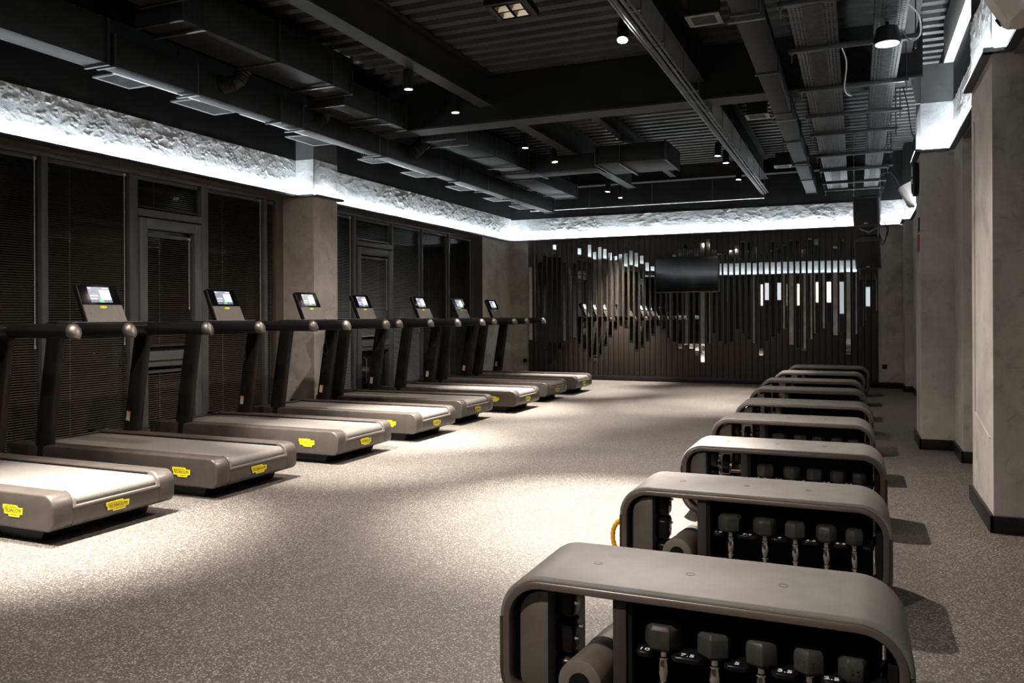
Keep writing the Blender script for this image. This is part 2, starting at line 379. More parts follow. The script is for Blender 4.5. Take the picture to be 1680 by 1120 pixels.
# --- cove ledges (numbered trims) and led strips
def ledge(name, pts, side):
    """pts: polyline of the wall face; side = outward normal per segment"""
    mb = MB(); mb2 = MB()
    for (a, b_, nx, ny) in pts:
        x0, x1 = sorted((a[0], b_[0])); y0, y1 = sorted((a[1], b_[1])); d = .068
        if nx > 0: mb.box(x0 - .005, x0 + d, y0 - (.0), y1, 2.598, 2.612).box(x0 + d - .006, x0 + d, y0, y1, 2.612, 2.624); mb2.box(x0 + .006, x0 + .018, y0, y1, 2.612, 2.615)
        if nx < 0: mb.box(x0 - d, x0 + .005, y0, y1, 2.618, 2.632).box(x0 - d, x0 - d + .006, y0, y1, 2.632, 2.644); mb2.box(x0 - .018, x0 - .006, y0, y1, 2.632, 2.635)
        if ny < 0: mb.box(x0, x1, y0 - d, y0 + .005, 2.598, 2.612).box(x0, x1, y0 - d, y0 - d + .006, 2.612, 2.624); mb2.box(x0, x1, y0 - .018, y0 - .006, 2.612, 2.615)
    t = struct(mb, name, M_darkmetal); mb2.obj('led_strip', M_led, t); return t
ledge('trim_1', [((XL, YN), (XL, 7.84), 1, 0), ((XL, 7.84), (-5.815, 7.84), 0, -1), ((-5.86, 7.80), (-5.86, 8.36), 1, 0), ((XL, 8.31), (XL, YB - .05), 1, 0)], 1)
ledge('trim_2', [((XL + .04, YB), (.65, YB), 0, -1)], 1)
def ledge_r(name, segs):
    mb = MB(); mb2 = MB(); d = .045
    for (kind, a, b0, b1) in segs:
        if kind == 'x': mb.box(a - d, a + .005, b0, b1, 2.618, 2.632).box(a - d, a - d + .006, b0, b1, 2.632, 2.644); mb2.box(a - .018, a - .006, b0, b1, 2.632, 2.635)
        else: mb.box(b0, b1, a - d, a + .005, 2.618, 2.632).box(b0, b1, a - d, a - d + .006, 2.632, 2.644); mb2.box(b0, b1, a - .018, a - .006, 2.632, 2.635)
    t = struct(mb, name, M_darkmetal); mb2.obj('led_strip', M_led, t)
ledge_r('trim_3', [('x', .69, 13.66, YB - .05), ('y', 13.7, .645, .80), ('x', .80, 8.62, 13.66), ('x', .53, 7.96, 8.62), ('y', 8.0, .485, .76), ('x', .79, 5.965, 7.97),
      ('x', .69, 5.07, 5.965), ('y', 5.11, .645, .79), ('x', .79, YN, 5.07)])
MB().box(.795, 1.3, YN, 5.10, 2.60, 2.619).box(.795, 1.1, 5.97, 7.40, 2.60, 2.619).obj('soffit_lining', M_brown, wr)

# real light of the strips
def cove(x, y0, y1, nx, z, pw=1.0):
    if nx < 0: pw = 3.6
    L = y1 - y0; k = max(1, round(L / 3.2))
    for i in range(k):
        a = y0 + L * i / k; b_ = a + L / k
        area('cove_light', (x + nx * .042, (a + b_) / 2, z), .012, b_ - a - .01, COVE_POWER * pw * (b_ - a), (0, PI - nx * math.radians(12), 0), COVE_COL)
def covex(y, x0, x1, z, pw=1.0):
    if x1 > 0 and z > 2.63: pw = 3.6
    L = x1 - x0; k = max(1, round(L / 3.2))
    for i in range(k):
        a = x0 + L * i / k; b_ = a + L / k
        area('cove_light', ((a + b_) / 2, y - .042, z), b_ - a - .01, .012, COVE_POWER * pw * (b_ - a), (PI - math.radians(12), 0, 0), COVE_COL)
for i in range(2): area('cove_light', (-6 + 1.7 + i * 3.35, YN + .05, 2.64), 3.3, .012, COVE_POWER * 3.3, (PI + math.radians(12), 0, 0), COVE_COL)
MB().box(XL, .79, YN, YN + .06, 2.60, 2.625).obj('cove_ledge', M_darkmetal, wn)
cove(XL, YN + .1, 7.78, 1, 2.618); cove(-5.86, 7.84, 8.31, 1, 2.618); cove(XL, 8.33, YB - .06, 1, 2.618)
covex(7.84, XL + .04, -5.86, 2.618); covex(YB, XL + .05, .64, 2.618, 1.25)
cove(.69, 13.7, YB - .05, -1, 2.638); cove(.80, 8.64, 13.65, -1, 2.638); cove(.53, 8.0, 8.62, -1, 2.638); cove(.79, 5.98, 7.95, -1, 2.638)
cove(.69, 5.11, 5.96, -1, 2.638); cove(.79, YN + .1, 5.06, -1, 2.638); covex(13.7, .65, .79, 2.638); covex(8.0, .53, .78, 2.638); covex(5.11, .69, .78, 2.638)

# ================================================================== GLAZING
YN1 = 1.2
def window(num, y0, y1, mulls, door=None):
    """mulls: list of (y0,y1) uprights"""
    fr = MB(); fr.box(-6.38, XW, y0, y1, 2.555, 2.597).box(-6.38, XW, y0, y1, 0, .06)
    wn_ = struct(fr, 'window_%d' % num, M_frame, bevel=.003)
    for a, b_ in mulls: MB().box(-6.38, XW + .012, a, b_, .06, 2.556).obj('mullion', M_frame, wn_, bevel=.004)
    edges = [(y0, y0)] + mulls + [(y1, y1)]
    for i in range(len(edges) - 1):
        a, b_ = edges[i][1], edges[i + 1][0]
        if b_ - a > .15: MB().box(-6.372, -6.366, a, b_, .06, 2.556).obj('pane', M_glass, wn_)
    return wn_
M1 = [(1.95, 2.04), (2.85, 2.92), (3.79, 3.85), (4.71, 4.77), (5.605, 5.70), (6.515, 6.61), (7.49, 7.545)]
M2 = [(9.29, 9.36), (10.285, 10.33), (11.17, 11.215), (12.08, 12.13), (13.0, 13.05)]
w1 = window(1, YN, 7.70, M1); w2 = window(2, 8.31, 13.05, M2)

def make_blind(y0, y1, z0, z1, mt, tilt, label, pitch=.0205, cords=2, wand=True, raised=0):
    t = thing('venetian_blind', label, 'blind', (XW - .028, (y0 + y1) / 2, z0), 0, 'venetian blinds in the glazed left wall')
    h = (y1 - y0) / 2 - .012; H = z1 - z0
    MB().box(-.012, .014, -h, h, H - .035, H).obj('headrail', M_frame, t, bevel=.002)
    mb = MB(); z = .03; c, s_ = math.cos(tilt) * .0125, math.sin(tilt) * .0125
    while z < H - .045:
        j = rnd.uniform(-.0006, .0006)
        mb.add([(-c, -h, z + s_ + j), (0, -h, z + .0022 + j), (c, -h, z - s_ + j), (-c, h, z + s_ - j), (0, h, z + .0022 - j), (c, h, z - s_ - j)],
               [(0, 1, 4, 3), (1, 2, 5, 4)])
        z += pitch
    so = mb.obj('slats', mt, t, kind='stuff', smooth=True)
    MB().box(-.010, .010, -h, h, .004, .018).obj('bottom_rail', mt, t, bevel=.002)
    for k in range(cords):
        yy = -h + (k + .5) * 2 * h / cords
        cm = MB(); zz = .02
        while zz < H - .04: cm.box(.0135, .0150, yy - .0012, yy + .0012, zz, zz + .012); zz += .0205
        cm.obj('ladder_cord', M_cord if k % 2 == 0 else M_darkmetal, t, kind='stuff')
    if wand:
        MB().cyl((.022, h - .03, H * .36), (.022, h - .03, H - .02), .0045, 8).cyl((.022, h - .03, H * .36 - .03), (.022, h - .03, H * .36), .007, 8).box(0.012, .03, h - .05, h - .015, H - .03, H - .012).obj('wand', M_cord, t)
    return t
ta, tb = math.radians(26), math.radians(26)
make_blind(2.93, 3.78, .07, 2.55, M_slatd, ta, 'dark blind in the bay cut off by the left edge of the photo')
make_blind(3.86, 4.70, .07, 2.55, M_slatd, ta, 'dark brown blind at the left edge of the photo, behind the nearest treadmill')
make_blind(4.78, 5.60, .07, 2.55, M_slatd, ta, 'wide dark brown blind behind the second treadmill console, left of the near door')
make_blind(5.71, 6.50, 2.25, 2.55, M_slatd, math.radians(12), 'short open blind in the transom above the near glazed door', cords=2, wand=False)
make_blind(5.83, 6.40, .90, 2.01, M_slatd, ta, 'dark blind on the upper pane of the near glazed door')
make_blind(5.83, 6.40, .12, .68, M_slatd, ta, 'dark blind on the lower pane of the near glazed door', wand=False)
make_blind(6.62, 7.48, .07, 2.55, M_slatd, ta, 'dark blind with dotted cords between the near door and the left pillar')
make_blind(7.55, 7.69, .07, 2.55, M_slatd, ta, 'narrow dark blind squeezed against the left pillar', cords=1, wand=False)
make_blind(8.35, 9.28, .07, 2.55, M_slat_lit, tb, 'lit-grey blind just past the left pillar')
make_blind(9.37, 10.27, 2.25, 2.55, M_slat_lit, tb, 'short lit-grey blind in the transom above the far glazed door', wand=False)
make_blind(9.50, 10.20, .90, 2.03, M_slat_lit, tb, 'lit-grey blind on the upper pane of the far glazed door')
make_blind(10.34, 11.16, .07, 2.55, M_slat_lit, tb, 'pale lit-grey blind to the right of the far glazed door')
make_blind(11.225, 12.07, .07, 2.55, M_slatd, ta, 'dark blind in the second last bay before the corner')
make_blind(12.14, 12.99, .07, 2.55, M_slatd, ta, 'dark blind in the last bay before the concrete corner pier')

def door(num, y0, y1, dark_lower):
    m = M_framel if num == 1 else M_frame
    d = struct(MB().box(-6.38, XW + .014, y0, y1, 2.165, 2.235), 'door_%d' % num, M_frame, bevel=.003)
    a, b_ = y0 + .01, y1 - .02
    lf = MB().box(-6.36, XW + .03, a, a + .09, .02, 2.15).box(-6.36, XW + .03, b_ - .09, b_, .02, 2.15).box(-6.36, XW + .026, a + .09, b_ - .09, 2.05, 2.15)
    lf.box(-6.36, XW + .026, a + .09, b_ - .09, .71, .86).box(-6.36, XW + .026, a + .09, b_ - .09, .02, .11)
    lf.obj('door_leaf', m, d, bevel=.006)
    MB().box(-6.36, XW + .045, a + .09, b_ - .09, .772, .79).obj('glazing_bar', m, d, bevel=.004)
    MB().box(-6.356, -6.352, a + .09, b_ - .09, .11, 2.05).obj('pane', M_glass, d)
    MB().tube([(XW + .04, b_ - .13, .79), (XW + .075, b_ - .13, .77), (XW + .075, b_ - .13, .50), (XW + .04, b_ - .13, .48)] if num == 1 else
              [(XW + .03, a + .13, .62), (XW + .075, a + .13, .60), (XW + .075, a + .13, .28), (XW + .03, a + .13, .26)], .008, 8).obj('handle', M_galv, d)
    return d
door(1, 5.70, 6.515, 0); door(2, 9.36, 10.285, 1)
# what stands outside the glazing
g = thing('garden_wall', 'pale green rendered wall outside, seen through the transom above the near door', 'wall', (-9.6, 9.5, 0))
MB().box(-.1, .1, -3.4, 3.2, 0, 2.45).obj('render_face', mottled('green_render', (.20, .26, .16), (.30, .36, .20), .7, 2), g, bevel=.01)
MB().box(-.14, .14, -3.45, 3.25, 2.45, 2.52).obj('coping', M_conc, g, bevel=.01)
area('garden_lamp', (-8.6, 8.6, 3.2), .3, .3, 60, (0, math.radians(-35), 0), (.9, 1, .6))
struct(MB().box(-14, -6.65, -6, 20, -.2, -.02), 'ground', mottled('outside_ground', (.02, .025, .015), (.04, .045, .03), .8, 3))

# ================================================================== BACK WALL FITTINGS
# 62 mirror strips: (top, bottom) heights in metres, one per board
import json
MIR = json.loads('''[[2.113, 0.728], [2.323, 0.681], [2.211, 0.641], [2.407, 0.545], [2.318, 0.305], [2.515, 0.392], [2.275, 0.563], [2.186, 0.711], [2.088, 0.783], [2.154, 0.77], [2.436, 0.659], [2.239, 0.576], [2.493, 0.394], [2.355, 0.331], [2.442, 0.477], [2.402, 0.66], [2.329, 0.824], [2.266, 0.968], [2.297, 1.033], [2.412, 0.984], [2.467, 0.734], [2.456, 0.576], [2.26, 0.646], [2.134, 0.75], [2.059, 0.852], [2.096, 0.998], [2.112, 0.936], [2.186, 0.786], [2.264, 0.719], [2.338, 0.595], [2.417, 0.66], [2.321, 0.594], [2.409, 0.471], [2.448, 0.359], [2.508, 0.693], [2.317, 0.863], [2.243, 0.73], [2.24, 0.671], [2.3, 0.721], [2.373, 0.931], [2.449, 0.862], [2.418, 0.759], [2.338, 0.7], [2.237, 0.494], [2.2, 0.737], [2.43, 0.813], [2.296, 0.865], [2.35, 0.944], [2.442, 0.682], [2.414, 0.616], [2.275, 0.59], [2.457, 0.777], [2.433, 0.868], [2.144, 0.956], [2.244, 1.047], [2.308, 0.846], [2.427, 0.907], [2.201, 0.532], [2.237, 0.865], [2.135, 0.991], [2.033, 1.086], [1.883, 1.243]]''')
YM = YB - .034
root_l = ['short ', 'long ', '']
for i, (zt, zb) in enumerate(MIR):
    cx = PX0 + (i + .5) * pitch
    nm = 'mirror strip number %d' % (i + 1)
    q = i + 1
    tens = ['', 'ten', 'twenty', 'thirty', 'forty', 'fifty', 'sixty']
    ordi = ['first', 'second', 'third', 'fourth', 'fifth', 'sixth', 'seventh', 'eighth', 'ninth', 'tenth', 'eleventh', 'twelfth', 'thirteenth', 'fourteenth', 'fifteenth', 'sixteenth', 'seventeenth', 'eighteenth', 'nineteenth', 'twentieth']
    Lh = zt - zb
    size = 'short' if Lh < 1.0 else ('tall' if Lh > 1.6 else 'medium')
    if q <= 25: lab = '%s mirror strip, %s from the left end of the slatted wall' % (size, ordi[q - 1] if q <= 20 else 'twenty-' + ordi[q - 21])
    elif q <= 36: lab = '%s mirror strip behind the television, %s from the left among those it covers' % (size, ordi[q - 26])
    elif q <= 49: lab = '%s mirror strip, %s to the right of the television' % (size, ordi[q - 37])
    else: lab = '%s mirror strip, %s from the right end of the slatted wall' % (size, ordi[62 - q])
    t = thing('mirror_strip', lab, 'mirror', (cx, YM, (zt + zb) / 2), rnd.gauss(0, .017), 'mirror strips on the slatted back wall')
    h = Lh / 2; w_ = .034
    MB().box(-w_, w_, -.010, .0, -h, h).obj('backing', M_mirredge, t)
    MB().add([(-w_ + .002, -.0105, -h + .002), (w_ - .002, -.0105, -h + .002), (w_ - .002, -.0105, h - .002), (-w_ + .002, -.0105, h - .002)], [(0, 1, 2, 3)]).obj('glass', M_mirror, t)

t = thing('television', 'black wall television hung in the middle of the mirror strips', 'television', (-2.73, YM - .03, 1.90))
MB().box(-.555, .555, -.045, -.01, -.315, .315).obj('bezel', M_tvf, t, bevel=.006)
MB().box(-.543, .543, -.047, -.044, -.297, .303).obj('screen', M_tv, t)
MB().box(-.2, .2, -.012, .022, -.15, .15).obj('wall_bracket', M_darkmetal, t)
def socket(x, z, lab):
    t = thing('wall_socket', lab, 'socket', (x, YB, z), 0)
    MB().box(-.036, .036, -.012, 0, -.036, .036).obj('cover_plate', M_skirt, t, bevel=.004)
    MB().cyl((0, -.0135, 0), (0, -.011, 0), .022, 16).obj('socket_face', M_tblack, t)
socket(-5.83, .33, 'small black wall socket on the concrete left of the slatted wall'); socket(.42, .345, 'small black wall socket on the concrete right of the slatted wall')

# PA speakers on chains
def pa(loc, rz, tilt, lab, w_=.34, h=.40, d=.30):
    t = thing('loudspeaker', lab, 'speaker', loc, rz); t.rotation_euler = (tilt, 0, rz)
    pts = [(-w_ / 2, -d / 2), (w_ / 2, -d / 2), (w_ * .36, d / 2), (-w_ * .36, d / 2)]
    MB().prism(pts, 'z', -h / 2, h / 2).obj('cabinet', M_paside, t, bevel=.012)
    MB().box(-w_ / 2 + .015, w_ / 2 - .015, -d / 2 - .012, -d / 2 + .002, -h / 2 + .015, h / 2 - .015).obj('grille', M_pa, t, bevel=.010)
    MB().lathe([(.02, 0), (.06, -.006), (.115, .004), (.12, .0)], 24).obj('woofer_ring', M_pa, t).matrix_local = Matrix.Translation((0, -d / 2 - .006, -h * .16)) @ Matrix.Rotation(PI / 2, 4, 'X')
    MB().box(-.022, .022, -d / 2 - .016, -d / 2 - .010, -h / 2 + .03, -h / 2 + .045).obj('badge', M_galv, t)
    MB().tube([(-.12, 0, h / 2), (-.12, 0, h / 2 + .025), (.12, 0, h / 2 + .025), (.12, 0, h / 2)], .008, 8).obj('carry_handle', M_tblack, t)
    return t
pa((.165, 12.5, 2.635), math.radians(-14), math.radians(4), 'upper black loudspeaker hung on chains in the far right corner')
pa((.175, 12.45, 2.07), math.radians(-10), math.radians(20), 'lower black loudspeaker tilted down, hung below another in the far right corner', .34, .42, .3)
def chain(pts, lab):
    mb = MB(); pts = [Vector(p) for p in pts]
    for a, b_ in zip(pts, pts[1:]):
        L = (b_ - a).length; k = int(L / .034); d = (b_ - a).normalized(); u = d.orthogonal().normalized(); v_ = d.cross(u)
        for i in range(k):
            c = a + d * (i + .5) * .034; s_ = u if i % 2 else v_
            mb.tube([c + d * .022 * math.cos(q * PI / 4) + s_ * .010 * math.sin(q * PI / 4) for q in range(8)], .0035, 5, closed=True)
    return tag(mb.obj('chain', M_galv), lab, 'chain', 'chains carrying the loudspeakers')
chain([(-.02, 12.5, 3.72), (-.02, 12.5, 2.86), ], 'left metal chain holding up the hung loudspeakers')
chain([(.315, 12.33, 3.6), (.315, 12.33, 2.42), (.17, 12.33, 2.33), (.02, 12.33, 2.40)], 'right metal chain running down the side of the upper loudspeaker')
mb = MB()
for k in range(3): mb.tube(smooth_path([(.36, 12.4, 2.5 - k * .02), (.40 + k * .01, 12.38, 2.36), (.36 - k * .01, 12.37, 2.2 - k * .03), (.30, 12.38, 2.34), (.33, 12.4, 2.47)]), .004, 5)
tag(mb.obj('speaker_cable', M_tblack), 'loose black cable loops hanging beside the far loudspeakers', 'cable')

# white wall speakers
def wspk(loc, rz, lab, s_=1.0):
    t = thing('wall_speaker', lab, 'speaker', loc, rz); t.scale = (s_, s_, s_); t.rotation_euler = (math.radians(28), 0, rz)
    pr = [(-.09 + .0, -.02), (-.07, -.075), (0, -.105), (.07, -.075), (.09, -.02), (.05, .09), (-.05, .09)]
    MB().prism(pr, 'z', -.13, .13).obj('cabinet', M_white, t, bevel=.008)
    pr2 = [(a * .93, b_ * .93 - .012) for a, b_ in pr[:5]]
    MB().prism(pr2, 'z', -.118, .118).obj('grille', M_whitetop, t, bevel=.006)
    MB().box(-.012, .012, -.114, -.108, -.10, -.075).obj('badge', M_tblack, t)
    MB().cyl((0, .08, 0), (0, .16, .05), .018, 12).obj('wall_arm', M_white, t)
    return t

# ================================================================== CEILING STEEL
def ibeam_y(x0, x1, y0, y1, z0, z1, lab, tw=.014, group=None):
    t = thing('steel_beam', lab, 'beam', ((x0 + x1) / 2, (y0 + y1) / 2, z0), 0); h = (x1 - x0) / 2; L = (y1 - y0) / 2; H = z1 - z0
    MB().box(-h, h, -L, L, 0, tw).obj('bottom_flange', M_beam, t); MB().box(-.006, .006, -L, L, tw, H - tw).obj('web', M_beam, t)
    MB().box(-h, h, -L, L, H - tw, H).obj('top_flange', M_beam, t); return t
t = thing('steel_beam', 'deep black cross beam spanning the room from left pillar to right pillar', 'beam', (-2.65, 8.1, 3.28))
MB().box(-3.2, 3.2, -.14, .14, 0, .02).obj('bottom_flange', M_beam, t); MB().box(-3.2, 3.2, -.11, .11, .02, .52).obj('box_web', M_black, t)
t = thing('steel_beam', 'cross beam against the back wall under the deck', 'beam', (-2.65, 14.2, 3.55)); MB().box(-3.2, 3.2, -.09, .09, 0, .02).obj('bottom_flange', M_beam, t); MB().box(-3.2, 3.2, -.01, .01, .02, .24).obj('web', M_beam, t)
ibeam_y(-3.75, -3.59, -4.9, 7.95, 3.45, 3.80, 'long steel beam in front of the cross beam above the treadmills, with two spotlights')
ibeam_y(-3.75, -3.59, 8.25, 14.1, 3.45, 3.80, 'long steel beam behind the cross beam on the left, with four spotlights')
ibeam_y(-1.50, -1.34, -4.9, 7.95, 3.45, 3.80, 'long steel beam in front of the cross beam beside the conduit run')
ibeam_y(-1.50, -1.34, 8.25, 14.1, 3.45, 3.80, 'long steel beam behind the cross beam beside the conduit run')
ibeam_y(-2.98, -2.88, 8.25, 14.1, 3.60, 3.80, 'thin steel beam behind the cross beam between the two long ones', .01)
ibeam_y(.34, .46, -4.9, 7.95, 3.5, 3.80, 'dark steel beam above the cable trays on the right')
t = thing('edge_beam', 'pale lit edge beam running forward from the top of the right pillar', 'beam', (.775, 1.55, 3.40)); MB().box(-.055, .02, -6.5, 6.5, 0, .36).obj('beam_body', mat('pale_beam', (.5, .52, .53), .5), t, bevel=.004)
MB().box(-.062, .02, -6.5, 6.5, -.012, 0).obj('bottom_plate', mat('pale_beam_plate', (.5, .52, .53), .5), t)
# diagonal grey brace by the right pillar
tag(MB().prism([(.36, 3.80), (.52, 3.80), (.55, 3.06), (.50, 3.06)], 'y', 8.02, 8.06).obj('gusset_plate', M_black_lit), 'dark tapering gusset plate at the right end of the cross beam', 'plate')

# ducts --------------------------------------------------------------
def duct(lab, x0, x1, y0, y1, z0, z1, hangers=(), seam=1.0, axis='y', galv=False):
    t = thing('air_duct', lab, 'duct', ((x0 + x1) / 2, (y0 + y1) / 2, z0)); a, b_ = (x1 - x0) / 2, (y1 - y0) / 2; H = z1 - z0
    m_ = M_duct
    MB().box(-a, a, -b_, b_, 0, H).obj('duct_body', m_, t, bevel=.004)
    L = (b_ if axis == 'y' else a); k = max(1, int(2 * L / seam))
    me = None
    for i in range(k + 1):
        q = -L + 2 * L * i / k; q = max(-L + .013, min(L - .013, q))
        mb = MB()
        if axis == 'y': mb.box(-a - .014, a + .014, q - .012, q + .012, -.014, H + .014)
        else: mb.box(q - .012, q + .012, -b_ - .014, b_ + .014, -.014, H + .014)
        mb.obj('flange', M_darkmetal, t)
    for q in hangers:
        for sgn in (-1, 1):
            if axis == 'y': px, py = sgn * (a + .03), q - (y0 + y1) / 2
            else: px, py = q - (x0 + x1) / 2, sgn * (b_ + .03)
            MB().cyl((px, py, -.02), (px, py, ZD - z0), .004, 6).obj('hanger_rod', M_galvd, t)
        if axis == 'y': MB().box(-a - .04, a + .04, q - (y0 + y1) / 2 - .015, q - (y0 + y1) / 2 + .015, -.028, -.014).obj('hanger_bar', M_galvd, t)
        else: MB().box(q - (x0 + x1) / 2 - .015, q - (x0 + x1) / 2 + .015, -b_ - .04, b_ + .04, -.028, -.014).obj('hanger_bar', M_galvd, t)
    return t
d1 = duct('deep near end of the long left duct, at the left edge of the photo', -5.30, -5.08, .5, 4.35, 3.07, 3.55, (2.6,), 1.2)
d1b = duct('long slim black duct running the whole left side above the treadmills', -5.24, -5.08, 4.38, 13.9, 3.07, 3.30, (5.2, 6.6, 8.0, 9.5, 11.0, 12.4), 1.9)
for a, b_ in ((-4.6, -3.7), (-3.2, -2.2), (-.6, .3), (1.2, 1.9)): MB().box(-.115, -.085, a, b_, .005, .018).obj('edge_angle', M_galv, d1b, label='bright metal angle strip')
duct('big black duct at the top left, sloping away beside the long beam', -4.86, -4.44, 4.40, 6.55, 3.33, 3.66, (4.6, 6.2), .9)
duct('wide flat duct box at the very top left of the photo', -4.75, -4.05, 1.6, 4.36, 3.44, 3.70, (), .9)
duct('narrower duct section between the big duct and the cross beam', -5.00, -4.58, 6.60, 7.80, 3.26, 3.52, (7.4,), .6)
duct('black duct just behind the cross beam at the left', -4.72, -4.30, 8.40, 10.75, 3.26, 3.52, (8.7, 10.3), 1.1)
duct('flat duct continuing toward the back wall, left of the air unit', -4.86, -4.46, 11.30, 13.4, 3.24, 3.46, (12.9,), 1.1)
duct('cross duct joining the left ducts to the square air unit', -4.86, -3.30, 10.82, 11.22, 3.24, 3.46, (-4.2,), 1.0, 'x')
t = duct('square dark air unit hung behind the cross beam', -3.26, -2.28, 10.55, 11.45, 3.24, 3.48, (-2.9,), .9, 'x')
duct('long rectangular duct running to the back wall left of the cable trays', -.735, -.575, 4.0, 13.95, 3.15, 3.36, (5.5, 8.5, 11.2), 1.35)
def flex(lab, pts, r=.07):
    mb = MB(); P_ = [Vector(p) for p in pts]; path = []
    for i in range(len(P_) - 1):
        for k in range(14): path.append(P_[i].lerp(P_[i + 1], k / 14))
    path.append(P_[-1]); rr = [r * (1 if k % 2 else .86) for k in range(len(path))]
    return tag(mb.tube(path, rr, 12).obj('flexible_duct', M_duct, smooth=True), lab, 'duct')
flex('short flexible duct left of the big duct', [(-5.08, 5.5, 3.2), (-4.95, 5.55, 3.24), (-4.87, 5.6, 3.4)])
flex('short flexible duct near the narrow duct section', [(-5.08, 6.85, 3.18), (-5.03, 6.9, 3.24), (-5.0, 6.95, 3.36)])
flex('thick flexible duct running into the duct behind the cross beam', [(-5.07, 8.75, 3.2), (-4.9, 8.72, 3.3), (-4.73, 8.7, 3.38)], .09)
struct(MB().box(-6.11, -4.88, .5, 7.95, 3.68, 3.79).box(-5.06, -4.90, .5, 6.5, 3.40, 3.68).box(-6.11, -4.75, 8.25, 14.3, 3.70, 3.79), 'added_blackout', mat('gap_dark', (.002, .002, .002), .9, 0, 0))  # black boxes added to keep the gap above the left ducts dark
# air diffusers
dlab = ['nearest', 'second', 'third', 'fourth', 'fifth', 'sixth', 'seventh', 'eighth']
proto = None
for i, (y0, y1) in enumerate(((4.62, 4.98), (5.42, 5.95), (6.98, 7.48), (8.34, 8.66), (9.35, 9.78), (10.64, 11.10), (11.95, 12.4), (13.0, 13.5))):
    yc, h = (y0 + y1) / 2, (y1 - y0) / 2
    t = thing('air_diffuser', '%s pale-framed air diffuser below the long left duct, counted from the camera' % dlab[i], 'vent', (-5.45, yc, 3.10), 0, 'air diffusers along the left wall')
    MB().box(-.135, -.110, -h, h, 0, .012).box(.110, .135, -h, h, 0, .012).box(-.11, .11, -h, -h + .025, 0, .012).box(-.11, .11, h - .025, h, 0, .012).obj('frame', mat('diffuser_frame', (.14, .145, .15), .5) if i == 0 else bpy.data.materials['diffuser_frame'], t)
    MB().box(-.105, .105, -h + .02, h - .02, .012, .20).obj('plenum_box', M_black, t)
    mb = MB()
    k = 9
    for q in range(k): mb.box(-.108 + q * .024, -.102 + q * .024, -h + .025, h - .025, .001, .012)
    mb.obj('grille', M_darkmetal, t)
    MB().box(.10, .20, -.05, .05, .05, .15).obj('duct_branch', M_black, t)

# square vents hanging from the deck
def vent(x, y, z, lab):
    t = thing('ceiling_vent', lab, 'vent', (x, y, z), 0, 'square vents over the conduit run')
    MB().box(-.12, -.085, -.12, .12, 0, .01).box(.085, .12, -.12, .12, 0, .01).box(-.085, .085, -.12, -.085, 0, .01).box(-.085, .085, .085, .12, 0, .01).obj('frame', M_galvd, t)
    mb = MB()
    for q in range(8): mb.box(-.085, .085, -.083 + q * .022, -.078 + q * .022, .001, .012)
    mb.obj('grille', M_galvd, t); MB().box(-.10, .10, -.10, .10, .012, .19).obj('plenum_box', M_black, t)
    MB().cyl((0, 0, .19), (0, 0, ZD - z), .006, 6).obj('hanger_rod', M_darkmetal, t)
vent(-1.0, 5.92, 3.32, 'nearest square ceiling vent, left of the long rectangular duct'); vent(-.97, 9.05, 3.32, 'middle square ceiling vent just behind the cross beam'); vent(-.95, 12.15, 3.30, 'farthest square ceiling vent near the back wall')
# floodlight
t = thing('floodlight', 'unlit square floodlight with four reflector cells under the deck, top centre', 'lamp', (-2.24, 5.28, 3.35)); t.rotation_euler = (math.radians(-8), 0, 0)
MB().box(-.16, .16, -.13, -.10, 0, .05).box(-.16, .16, .10, .13, 0, .05).box(-.16, -.11, -.1, .1, 0, .05).box(.11, .16, -.1, .1, 0, .05).box(-.15, .15, -.12, .12, .035, .07).obj('housing', M_tblack, t, bevel=.004)
M_refl = mat('reflector', (.75, .74, .62), .22, 1)
for a in (-.055, .055):
    for b_ in (-.045, .045):
        MB().add([(a - .045, b_ - .038, .002), (a + .045, b_ - .038, .002), (a + .045, b_ + .038, .002), (a - .045, b_ + .038, .002), (a - .015, b_ - .012, .03), (a + .015, b_ - .012, .03), (a + .015, b_ + .012, .03), (a - .015, b_ + .012, .03)],
                 [(0, 1, 5, 4), (1, 2, 6, 5), (2, 3, 7, 6), (3, 0, 4, 7), (4, 5, 6, 7)]).obj('reflector_cell', M_refl, t)
MB().box(-.02, .02, -.02, .02, .07, .46).obj('mounting_stem', M_tblack, t)

# cable trays ---------------------------------------------------------
def tray(x0, x1, y0, y1, z, lab, rows, open_mid=False):
    t = thing('cable_tray', lab, 'cable tray', ((x0 + x1) / 2, (y0 + y1) / 2, z), 0, 'perforated cable trays above the benches'); a, L = (x1 - x0) / 2, (y1 - y0) / 2
    MB().box(-a, -a + .002, -L, L, 0, .05).box(a - .002, a, -L, L, 0, .05).box(-a, -a + .012, -L, L, .048, .05).box(a - .012, a, -L, L, .048, .05).obj('side_rail', M_galvd, t)
    mb = MB(); xs = [-a] + [v_ for r in rows for v_ in (r - .005, r + .005)] + [a]
    for i in range(0, len(xs), 2): mb.box(xs[i], xs[i + 1], -L, L, 0, .0015)
    n_ = int(2 * L / .045)
    for r in rows:
        for k in range(n_): mb.box(r - .005, r + .005, -L + k * .045, -L + k * .045 + .024, 0, .0015)
    mb.obj('perforated_base', M_galvd, t, kind='stuff')
    mb = MB(); k = 0; yy = -L
    while yy < L:
        mb.box(-a * .42, a * .42, yy, yy + .012, -.003, 0); yy += .032
    mb.obj('pressed_ribs', M_galvd, t, kind='stuff')
    mb = MB()
    for q in range(3): mb.tube([(-a * .3 + q * a * .3 + .01 * math.sin(k_ * 1.7 + q), -L + k_ * 2 * L / 14, .012) for k_ in range(15)], .007, 6)
    mb.obj('cable', M_tblack, t)
    return t
tray(-.41, -.11, 3.6, 14.2, 3.20, 'wide perforated metal cable tray beside the rectangular duct', [-.125, -.10, -.075, .075, .10, .125])
